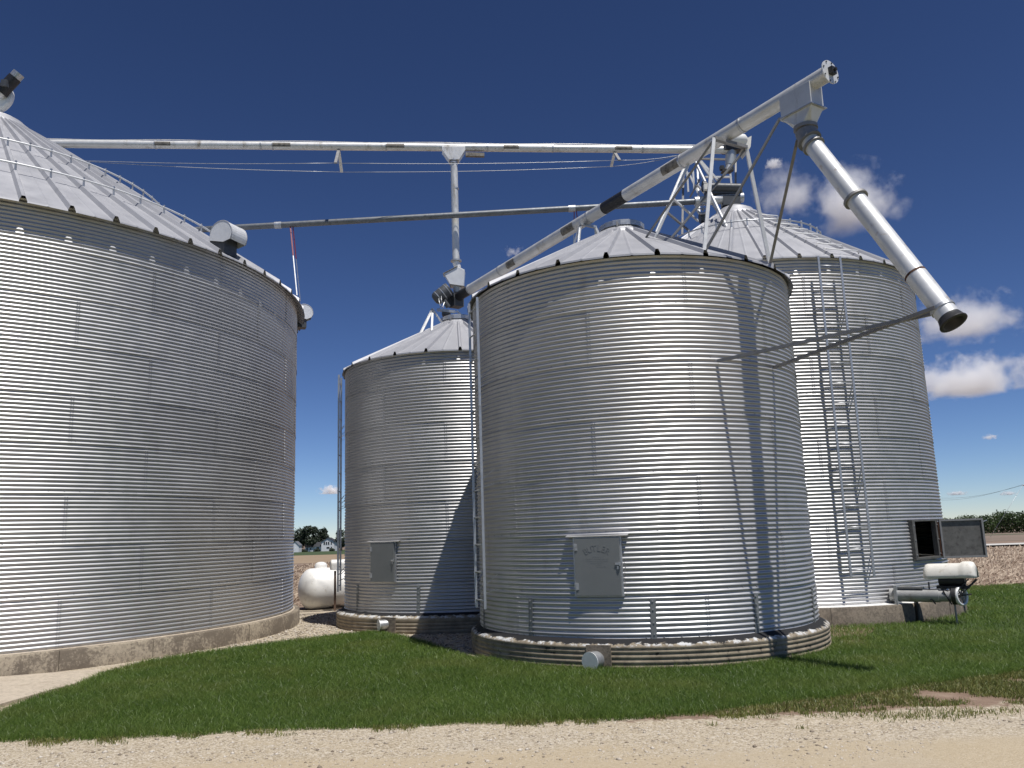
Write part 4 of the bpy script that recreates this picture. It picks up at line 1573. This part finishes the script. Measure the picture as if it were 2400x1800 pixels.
# ------------------------------------------------------------------ unloading auger with motor at the right rear bin
def unloading_auger():
    S, E = Vector((6.93, 15.78, .50)), at_y(2250, 1397, 15.15)
    d = (E - S).normalized()
    sd = Vector((d.y, -d.x, 0)).normalized()
    if sd.y > 0:
        sd = -sd
    up = Vector((0, 0, 1))
    root = thing('unloading_auger', 'short grey auger tube with white motor hood beside the right rear bin', 'auger', (E.x - .6, E.y, 0))
    MB().tube(S - d * .1, S + d * .72, .118, n=24).build('tube_section', 'dull', root)
    MB().tube(S + d * .70, E - d * .1, .102, n=24).build('tube_section', 'dull', root)
    rot = Matrix((d, sd, up)).transposed()
    MB().box(S + d * .02, (.05, .34, .36), rot).build('wall_flange', 'galv', root, bevel=.004)
    MB().box(S + d * .26 + up * .135, (.42, .16, .03), rot).build('slide_gate', 'iron', root)
    # pulley wheel on the end
    c = E + d * .02
    dw = Vector((.48, -.87, .05)).normalized()
    w = MB().lathe([(.135, -.03), (.165, -.025), (.165, .025), (.135, .03), (.125, .0), (.135, -.03)], c, dw, 28).build('pulley_rim', 'whitemetal', root)
    sw = Vector((dw.y, -dw.x, 0)).normalized()
    m = MB().tube(c - dw * .08, c + dw * .05, .03, n=12)
    for k in range(4):
        a = PI * k / 4 + .3
        v = (sw * math.cos(a) + up * math.sin(a)) * .13
        m.beam(c - v, c + v, .022, .014)
    m.build('pulley_spokes', 'iron', w, (0, 0, 0))
    MB().tube(E - d * .12, E - d * .05, .15, n=24).build('bearing_plate', 'black', root)
    # motor and its rounded weather hood
    hc = at_y(2166, 1350, 15.55)
    he = at_y(2292, 1348, 15.05)
    h = MB()
    n, ln = 14, 20
    rr = .165
    vs = []
    for i in range(ln + 1):
        t = i / ln
        k = math.sqrt(max(0.0, 1 - ((abs(t - .5) - .40) / .10) ** 2)) * .45 + .55 if abs(t - .5) > .40 else 1.0
        big = 1.0 + (.10 if t > .72 else 0)
        for j in range(n + 1):
            a = PI * j / n
            vs.append(hc.lerp(he, t) + sd * (math.cos(a) * rr * k * big) + up * (math.sin(a) * rr * k * big * 1.55 - .04))
    h.add(vs, [(i * (n + 1) + j, (i + 1) * (n + 1) + j, (i + 1) * (n + 1) + j + 1, i * (n + 1) + j + 1) for i in range(ln) for j in range(n)], True)
    m2 = h.build('motor_hood', 'cream', root)
    so = m2.modifiers.new('thickness', 'SOLIDIFY')
    so.thickness = .012
    MB().tube(hc + d * .24 - up * .07, hc + d * .66 - up * .07, .10, n=20).build('motor', 'black', root)
    MB().box(hc + d * .45 - up * .19, (.5, .2, .05), rot).build('motor_mount', 'black', root)
    for s in (.28, .42):
        MB().box(hc + d * s - up * .30, (.06, .05, .24), rot).build('mount_post', 'greytube', root)
    for p, q in ((hc + d * .08 - up * .1, S + d * .58 - up * .08), (S + d * .56 + up * .02, S + d * .66 - up * .14), (S + d * .80 + up * .1, S + d * .92 - up * .14), (hc + d * .80 - up * .1, E - d * .1 - up * .02), (hc + d * .72 - up * .05, E - d * .1)):
        MB().beam(p + sd * .09, q + sd * .1, .025, .018).build('mount_bar', 'black', root)
    MB().path([hc + d * .3 - up * .16 + sd * .1, hc + d * .4 - up * .28 + sd * .14, hc + d * .55 - up * .33 + sd * .13, hc + d * .75 - up * .30 + sd * .1], .012, 8).build('cable', 'rubber', root)
    for s in (-.02, .02):
        a, b = hc + d * (.84 + s) - up * .05, E + d * .0
        MB().beam(a + sd * s * 3, b + sd * (s * 5), .012, .02).build('drive_belt', 'rubber', root)
    # legs
    lp = Vector((7.20, 15.62, 0))
    MB().beam(lp + Vector((0, 0, -.03)), lp + Vector((0, 0, .40)), .11, .03).build('leg', 'black', root)
    lp = E - d * .1
    MB().beam(Vector((lp.x, lp.y, -.03)), lp - up * .1, .025, .025).build('leg', 'iron', root)


unloading_auger()


# ------------------------------------------------------------------ propane tank and the box on its post
def propane_tank():
    ax = Vector((.85, .527, 0))
    r = .56
    c0 = Vector((-5.72, 23.6, .53))
    root = thing('propane_tank', 'white propane tank lying between the left bin and the small bin', 'propane tank', (c0.x + 1.8, c0.y + 1.4, 0))
    L = 4.2
    prof = []
    for i in range(10):
        a = PI / 2 * i / 9
        prof.append((r * math.sin(a), -.34 * math.cos(a)))
    prof += [(r, L)]
    for i in range(1, 10):
        a = PI / 2 * (1 - i / 9)
        prof.append((r * math.sin(a), L + .34 * math.cos(a)))
    sh = MB().lathe(prof, c0, ax, 48).build('shell', 'white', root)
    for s in (.9, 2.6):
        MB().lathe([(r + .002, -.012), (r + .006, 0), (r + .002, .012)], c0 + ax * s, ax, 48).build('weld_seam', 'white', sh, (0, 0, 0))
    d = c0 + ax * .36 + Vector((-.12, .1, r - .03))
    MB().lathe([(.17, -.02), (.17, .10), (.14, .16), (.07, .19), (0, .195)], d, (0, 0, 1), 24).build('dome_lid', 'white', root)
    for s in (.6, 3.5):
        p = c0 + ax * s
        rot = Matrix((ax, Vector((-ax.y, ax.x, 0)), Vector((0, 0, 1)))).transposed()
        MB().box(Vector((p.x, p.y, .06)), (.2, .7, .22), rot).build('foot', 'concrete4', root)
    MB().path([c0 + ax * 1.35 + Vector((.3, -.45, .1)), c0 + ax * 1.4 + Vector((.22, -.62, -.2)), c0 + ax * 1.3 + Vector((.15, -.75, -.5))], .012, 8).build('supply_hose', 'galv', root)


propane_tank()


def post_box():
    base = at_y(785, 1431, 22.85)
    x, y = base.x, base.y
    top = at_y(784, 1338, y).z
    root = thing('post_box', 'white arched-top box on a thin post in front of the tank', 'post box', (x, y, 0))
    MB().beam((x, y, -.02), (x, y, top), .05, .05).build('post', 'wood', root)
    d = Vector((.93, .36, 0)).normalized()
    sd = Vector((d.y, -d.x, 0))
    c = at_y(776, 1336, y)
    w, h = .24, .15
    outl = [(-w / 2, 0), (w / 2, 0), (w / 2, h)] + [(w / 2 * math.cos(PI * i / 12), h + w / 2 * math.sin(PI * i / 12)) for i in range(1, 12)] + [(-w / 2, h)]
    pts = [c + sd * a + Vector((0, 0, b)) for a, b in outl]
    MB().prism(pts, None, d * .50).build('box_body', 'white', root, bevel=.004)
    pts = [c - d * .004 + sd * a * .86 + Vector((0, 0, b * .92 + .006)) for a, b in outl]
    fd = MB().prism(pts, None, d * -.012).build('box_front', 'cream', root)
    q = c + sd * .10 + d * .14 + Vector((0, 0, .10))
    MB().tube(q, q + sd * .012, .014, n=10).build('flag_rivet', 'black', root)
    MB().box(c + d * .25 - Vector((0, 0, .008)), (.2, .1, .012)).build('box_shelf', 'wood', root)


post_box()


# ------------------------------------------------------------------ trees
def leaf_cloud(lobes, n, size, flat=.8, seed=0, shell=.55):
    """leaf-sized faces through the outer volume of several lobes (cx, cy, cz, rx, ry, rz)"""
    rg = np.random.default_rng(seed)
    lo = np.array(lobes, float)
    wgt = lo[:, 3] * lo[:, 4] + lo[:, 3] * lo[:, 5]
    idx = rg.choice(len(lo), n, p=wgt / wgt.sum())
    v = rg.normal(size=(n, 3))
    v /= np.linalg.norm(v, axis=1)[:, None]
    rad = shell + (1.06 - shell) * rg.random(n) ** .6
    bump_ = 1 + .12 * np.sin(v[:, 0] * 9 + idx) * np.sin(v[:, 2] * 8 + idx * 2)
    p = lo[idx, :3] + v * lo[idx, 3:] * (rad * bump_)[:, None]
    nrm = v * .5 + rg.normal(size=(n, 3)) * .6 + np.array([0, 0, .5])
    nrm /= np.linalg.norm(nrm, axis=1)[:, None]
    a = np.cross(nrm, rg.normal(size=(n, 3)))
    a /= np.linalg.norm(a, axis=1)[:, None]
    b = np.cross(nrm, a)
    s = size * rg.uniform(.6, 1.4, n)[:, None]
    V = np.stack([p - a * s, p + b * s * .7, p + a * s, p - b * s * .7], 1).reshape(-1, 3)
    return V, np.arange(n * 4).reshape(-1, 4)


def tree(label, base, h, w, n, size, mat, seed, group='trees round the far farmhouse', low=.12):
    rg = random.Random(seed)
    x, y, z = base
    root = thing('tree', label, 'tree', base, group)
    t = MB()
    t.tube((x, y, z - .3), (x, y, z + h * .45), h * .028, h * .016, 10)
    for i in range(6):
        a = rg.uniform(0, 2 * PI)
        z0 = z + h * rg.uniform(.2, .45)
        t.tube((x, y, z0), (x + math.cos(a) * w * .3, y + math.sin(a) * w * .3, z0 + h * rg.uniform(.15, .35)), h * .011, h * .004, 7)
    t.build('trunk', 'bark', root)
    lobes = [(x, y, z + h * .55, w * .33, w * .33, h * .40)]
    for i in range(13):
        a = rg.uniform(0, 2 * PI)
        q = rg.uniform(low + .12, .86)
        rr = w * .5 * (1 - abs(q - .45) * 1.2) * rg.uniform(.4, .85)
        s = rg.uniform(.11, .2)
        lobes.append((x + math.cos(a) * rr, y + math.sin(a) * rr, z + h * q, w * s * 1.25, w * s * 1.25, h * s * .8))
    V, F = leaf_cloud(lobes, n, size, seed=seed)
    V[:, 2] = np.maximum(V[:, 2], z + h * low * .5)
    link('crown', np_mesh('crown', V, F), mat, root)
    return root


YH = 440.0


def far(u, v, y=YH):
    return at_y(u, v, y)


def ground_pt(u, y=YH):
    p = at_y(u, 1290, y)
    return Vector((p.x, y, float(terrain(p.x, y))))


TREES = [  # label, u, y, height, width, leaves, mat
    ('tall dense dark tree left of the white farmhouse, beside the far left bin wall', 698, 452, 13.0, 10.5, 3200, 'leafdark'),
    ('broadest dark tree standing just left of the farmhouse roof', 724, 447, 13.8, 12.5, 4200, 'leafdark'),
    ('smaller ragged tree rising behind the farmhouse roof', 756, 470, 13.0, 7.5, 2200, 'leafdark'),
    ('dark tree right of the farmhouse, half behind the small bin', 801, 436, 11.0, 8.0, 2400, 'leafdark'),
]
for i, (lb, u, y, h, w, n, mt) in enumerate(TREES):
    tree(lb, ground_pt(u, y), h, w, n, .38, mt, 20 + i)
# clipped shrubs in front of the house
for i, (u, w, lb) in enumerate(((777, 2.6, 'low dark shrub at the right corner of the farmhouse'), (742, 3.2, 'low dark shrub before the low wing of the farmhouse'), (712, 3.4, 'low dark shrub between the shed and the farmhouse'))):
    g = ground_pt(u, 432)
    root = thing('shrub', lb, 'shrub', g, 'shrubs before the farmhouse')
    V, F = leaf_cloud([(g.x, g.y, g.z + .7, w * .5, w * .4, .9), (g.x + .7, g.y, g.z + .5, w * .4, w * .4, .7)], 500, .22, seed=60 + i)
    link('foliage', np_mesh('foliage', V, F), 'leafdark', root)
    MB().tube((g.x, g.y, g.z - .1), (g.x, g.y, g.z + .7), .06, .03, 8).build('stem', 'bark', root)

# woodland on the horizon at the right
lob = []
rg = random.Random(5)
for i in range(120):
    u = 2000 + i * 6.5 + rg.uniform(-4, 4)
    y = rg.uniform(425, 455)
    p = at_y(u, 1240, y)
    z = float(terrain(p.x, y))
    prof = 9.0 + 3.0 * max(0, math.exp(-((u - 2360) / 70) ** 2)) + 1.2 * math.exp(-((u - 2265) / 25) ** 2) + (2.5 if u > 2450 else 0)
    h = prof * rg.uniform(.86, 1.04)
    w = rg.uniform(3.0, 5.0)
    lob.append((p.x, y, z + h * .45, w, w, h * .5))
    for k in range(3):
        lob.append((p.x + rg.uniform(-3, 3), y + rg.uniform(-3, 1), z + h * rg.uniform(.35, .85), w * .45, w * .45, h * .16))
V, F = leaf_cloud(lob, 45000, .42, seed=77)
tag(link('woodland', np_mesh('woodland', V, F), 'leaf'), 'dark green woodland along the horizon at the right', 'woodland', kind='stuff')


# ------------------------------------------------------------------ far farmhouse and shed
MT['siding'] = paint('white_siding', (0.72, 0.73, 0.75), .6, 0, .03, 1)
MT['shingle'] = paint('dark_shingle', (0.035, 0.037, 0.042), .8, 0, .15, 2)
MT['pane'] = paint('window_pane', (0.02, 0.025, 0.03), .1, 0, .1, 2)


def farmhouse():
    y = YH
    z0 = ground_pt(768).z
    a, b = far(753, 1290).x, far(783.5, 1290).x
    w = b - a
    root = thing('farmhouse', 'white two-storey farmhouse with dark roof far across the field', 'house', ((a + b) / 2, y + 3, z0))

    def wall(x0, x1, y0, y1, h, gable=0, along='x'):
        m = MB()
        if gable:
            poly = [(x0, y0, z0 - .4), (x1, y0, z0 - .4), (x1, y0, z0 + h), ((x0 + x1) / 2, y0, z0 + h + gable), (x0, y0, z0 + h)]
            m.prism(poly, None, (0, y1 - y0, 0))
        else:
            m.box(((x0 + x1) / 2, (y0 + y1) / 2, z0 + h / 2 - .2), (x1 - x0, y1 - y0, h + .4))
        return m.build('wall', 'siding', root)
    hm = 5.1
    g = 1.9
    wall(a, b, y, y + 8, hm, g)
    m = MB()
    xm = (a + b) / 2
    for s, x in ((-1, a - .45), (1, b + .45)):
        dz = g * .45 / (w / 2)
        m.add([(x, y - .4, z0 + hm - dz), (xm, y - .4, z0 + hm + g + .05), (xm, y + 8.4, z0 + hm + g + .05), (x, y + 8.4, z0 + hm - dz),
               (x, y - .4, z0 + hm - dz - .2), (xm, y - .4, z0 + hm + g - .15), (xm, y + 8.4, z0 + hm + g - .15), (x, y + 8.4, z0 + hm - dz - .2)],
              [(0, 1, 2, 3), (4, 7, 6, 5), (0, 4, 5, 1), (0, 3, 7, 4)])
    m.build('roof', 'shingle', root)
    wx0 = far(735.5, 1290).x
    wall(wx0, a - .02, y + 1, y + 7, 2.6)
    wl0 = far(713, 1290).x
    wall(wl0, wx0 - .02, y + 2, y + 7, 2.3)
    for (x0, x1, e, yy, top) in ((wx0 - .3, a + 1.2, 2.6, y + .5, 4.9), (wl0 - .3, wx0 - .35, 2.3, y + 1.5, 3.6)):
        MB().add([(x0, yy, z0 + e), (x1, yy, z0 + e), (x1, y + 4, z0 + top), (x0, y + 4, z0 + top), (x1, y + 7.5, z0 + e), (x0, y + 7.5, z0 + e)], [(0, 1, 2, 3), (3, 2, 4, 5), (0, 3, 5), (1, 4, 2)]).build('roof', 'shingle', root)

    def win(u0, u1, v0, v1, yy, name='window'):
        p, q = far(u0, v1, yy), far(u1, v0, yy)
        f = MB().box(((p.x + q.x) / 2, yy - .03, (p.z + q.z) / 2), (q.x - p.x + .16, .10, q.z - p.z + .16)).build(name, 'siding', root)
        MB().box(((p.x + q.x) / 2, yy - .06, (p.z + q.z) / 2), (q.x - p.x, .08, q.z - p.z)).build('pane', 'pane', f, (0, 0, 0))
    for u0, u1 in ((758.5, 762), (763.8, 767), (768.8, 772)):
        win(u0, u1, 1269.5, 1276.5, y)
    win(765.5, 772.5, 1281.5, 1285.5, y)
    win(775.5, 778, 1269.5, 1276, y)
    win(775.5, 778, 1281, 1286, y)
    win(742, 748, 1282.5, 1288, y + 1)
    win(718, 722, 1284.5, 1288.5, y + 2)
    win(726, 729.5, 1284.5, 1288.5, y + 2)


farmhouse()


def shed():
    y = 425
    a, b = far(683, 1290, y).x, far(700, 1290, y).x
    z0 = float(terrain(a, y))
    h, g = 3.6, 1.8
    root = thing('shed', 'small white gabled shed at the edge of the left bin', 'shed', ((a + b) / 2, y + 3, z0))
    xm = (a + b) / 2
    MB().prism([(a, y, z0 - .4), (b, y, z0 - .4), (b, y, z0 + h), (xm, y, z0 + h + g), (a, y, z0 + h)], None, (0, 6, 0)).build('wall', 'siding', root)
    m = MB()
    for x in (a - .3, b + .3):
        m.add([(x, y - .3, z0 + h - .25), (xm, y - .3, z0 + h + g + .06), (xm, y + 6.3, z0 + h + g + .06), (x, y + 6.3, z0 + h - .25)], [(0, 1, 2, 3)])
    m.build('roof', 'galv', root)
    MB().box((xm - .2, y - .04, z0 + 1.1), (1.4, .06, 2.2)).build('door', 'siding', root)


shed()


# ------------------------------------------------------------------ utility pole just at the frame's right edge, with guy wire and lines
def utility_pole():
    y = 150.0
    top = at_y(2411, 1120, y)
    z0 = float(terrain(top.x, y))
    root = thing('utility_pole', 'utility pole at the right edge with a slanting guy wire', 'utility pole', (top.x, y, z0))
    MB().tube((top.x, y, z0 - .5), tuple(top), .16, .11, 12).build('pole', 'wood', root)
    arm = at_y(2397, 1138, y)
    MB().beam(arm, (top.x + 1.1, y, arm.z), .1, .12).build('crossarm', 'wood', root)
    for dx in (.08, .6, 1.6):
        MB().lathe([(.05, 0), (.06, .06), (.03, .12), (0, .13)], (arm.x + dx, y, arm.z + .06), (0, 0, 1), 10).build('insulator', 'white', root)
    g = at_y(2320, 1254, y)
    MB().path([arm, Vector((g.x, y, float(terrain(g.x, y))))], .025, 6).build('guy_wire', 'galv', root)
    for dx, v in ((.08, 1166), (.6, 1160)):
        e = at_y(2150, v + 4, 190)
        p = Vector((arm.x + dx, y, arm.z + .18))
        MB().path([p.lerp(e, i / 12) - Vector((0, 0, 1.2 * math.sin(PI * i / 12))) for i in range(13)], .018, 6).build('power_line', 'dark', root)


utility_pole()


# ------------------------------------------------------------------ clouds: real volumes far out in the air
def cloud_mat(name, dens, seed, scale, aspect, cover, flat=-.45):
    m = bpy.data.materials.new(name)
    m.use_nodes = True
    n, l = m.node_tree.nodes, m.node_tree.links
    n.remove(n['Principled BSDF'])
    out = n['Material Output']
    tc = n.new('ShaderNodeTexCoord')
    mp = n.new('ShaderNodeMapping')
    mp.inputs['Scale'].default_value = aspect
    mp.inputs['Location'].default_value = (seed * 3.7, seed * 1.3, seed * 2.1)
    l.new(tc.outputs['Object'], mp.inputs[0])
    t = n.new('ShaderNodeTexNoise')
    t.inputs['Scale'].default_value = scale
    t.inputs['Detail'].default_value = 9
    t.inputs['Roughness'].default_value = .62
    l.new(mp.outputs[0], t.inputs['Vector'])
    ln = n.new('ShaderNodeVectorMath')
    ln.operation = 'LENGTH'
    l.new(tc.outputs['Object'], ln.inputs[0])
    sx = n.new('ShaderNodeSeparateXYZ')
    l.new(tc.outputs['Object'], sx.inputs[0])
    f = math_n(n, l, 'SUBTRACT', 1.0, ln.outputs['Value'])
    f = math_n(n, l, 'MULTIPLY', f, 1.05)
    v = math_n(n, l, 'ADD', math_n(n, l, 'MULTIPLY', math_n(n, l, 'SUBTRACT', t.outputs['Fac'], .5), 2.6), f)
    v = math_n(n, l, 'SUBTRACT', v, cover)
    base = math_n(n, l, 'MULTIPLY', math_n(n, l, 'SUBTRACT', sx.outputs[2], flat), 3.0)
    v = math_n(n, l, 'MINIMUM', v, base)
    edge = math_n(n, l, 'MULTIPLY', math_n(n, l, 'SUBTRACT', .98, ln.outputs['Value']), 4.0)
    v = math_n(n, l, 'MINIMUM', v, edge)
    v = math_n(n, l, 'MULTIPLY', math_n(n, l, 'MAXIMUM', v, 0.0), dens)
    pv = n.new('ShaderNodeVolumePrincipled')
    pv.inputs['Color'].default_value = (.995, .995, 1.0, 1)
    pv.inputs['Anisotropy'].default_value = 0.0
    l.new(v, pv.inputs['Density'])
    l.new(pv.outputs[0], out.inputs['Volume'])
    return m


def cloud(u, v, wpx, hpx, alt, label, cover=.38, dens=.03, seed=1, scale=1.5):
    d = ray(u, v)
    t = (alt - CAMH) / d.z
    c = CAMP + d * t
    k = (c - CAMP).length / FPX * 1.03
    sx, sz = wpx * k / 2, hpx * k / 2
    sy = min(sx, sz * 1.6)
    import bmesh
    bm = bmesh.new()
    bmesh.ops.create_icosphere(bm, subdivisions=3, radius=1.0)
    me = bpy.data.meshes.new('cloud')
    bm.to_mesh(me)
    bm.free()
    asp = (sx / sz, sy / sz, 1.0)
    o = link('cloud', me, cloud_mat('cloud_volume_%d' % seed, dens * 200 / sz, seed, scale, asp, cover))
    o.location = c
    o.scale = (sx, sy, sz)
    o.rotation_euler = (0, 0, -math.atan2(d.x, d.y))
    return tag(o, label, 'cloud', 'small fair-weather clouds')


CLOUDS = [
    (2000, 480, 235, 205, 1500, 'largest puffy cloud, behind the upper part of the downspout', .30, .020, 1, 1.5),
    (1845, 462, 190, 170, 1500, 'ragged cloud between the trestle legs and the downspout', .42, .013, 2, 1.7),
    (1812, 384, 50, 36, 1500, 'tiny cloud wisp above the ragged cloud by the trestle', .40, .02, 3, 1.3),
    (2262, 755, 270, 150, 1500, 'cloud behind the mouth of the downspout', .38, .016, 4, 1.5),
    (2270, 892, 300, 130, 1500, 'flat-bottomed cloud right of the right rear bin, lowest of the big ones', .30, .022, 5, 1.4),
    (775, 1150, 66, 34, 900, 'small low cloud in the gap beside the left bin', .35, .03, 6, 1.3),
    (1205, 590, 90, 40, 1500, 'faint wisp of cloud left of the sloping auger', .62, .012, 7, 1.6),
    (2243, 1157, 52, 14, 700, 'thin low cloud streak just right of the right rear bin', .35, .02, 8, 1.2),
    (2362, 1157, 44, 14, 700, 'thin low cloud streak near the right edge', .35, .02, 9, 1.2),
    (2320, 1025, 40, 20, 1100, 'faint speck of cloud below the flat-bottomed cloud', .5, .015, 10, 1.3),
]
for c in CLOUDS:
    cloud(*c)
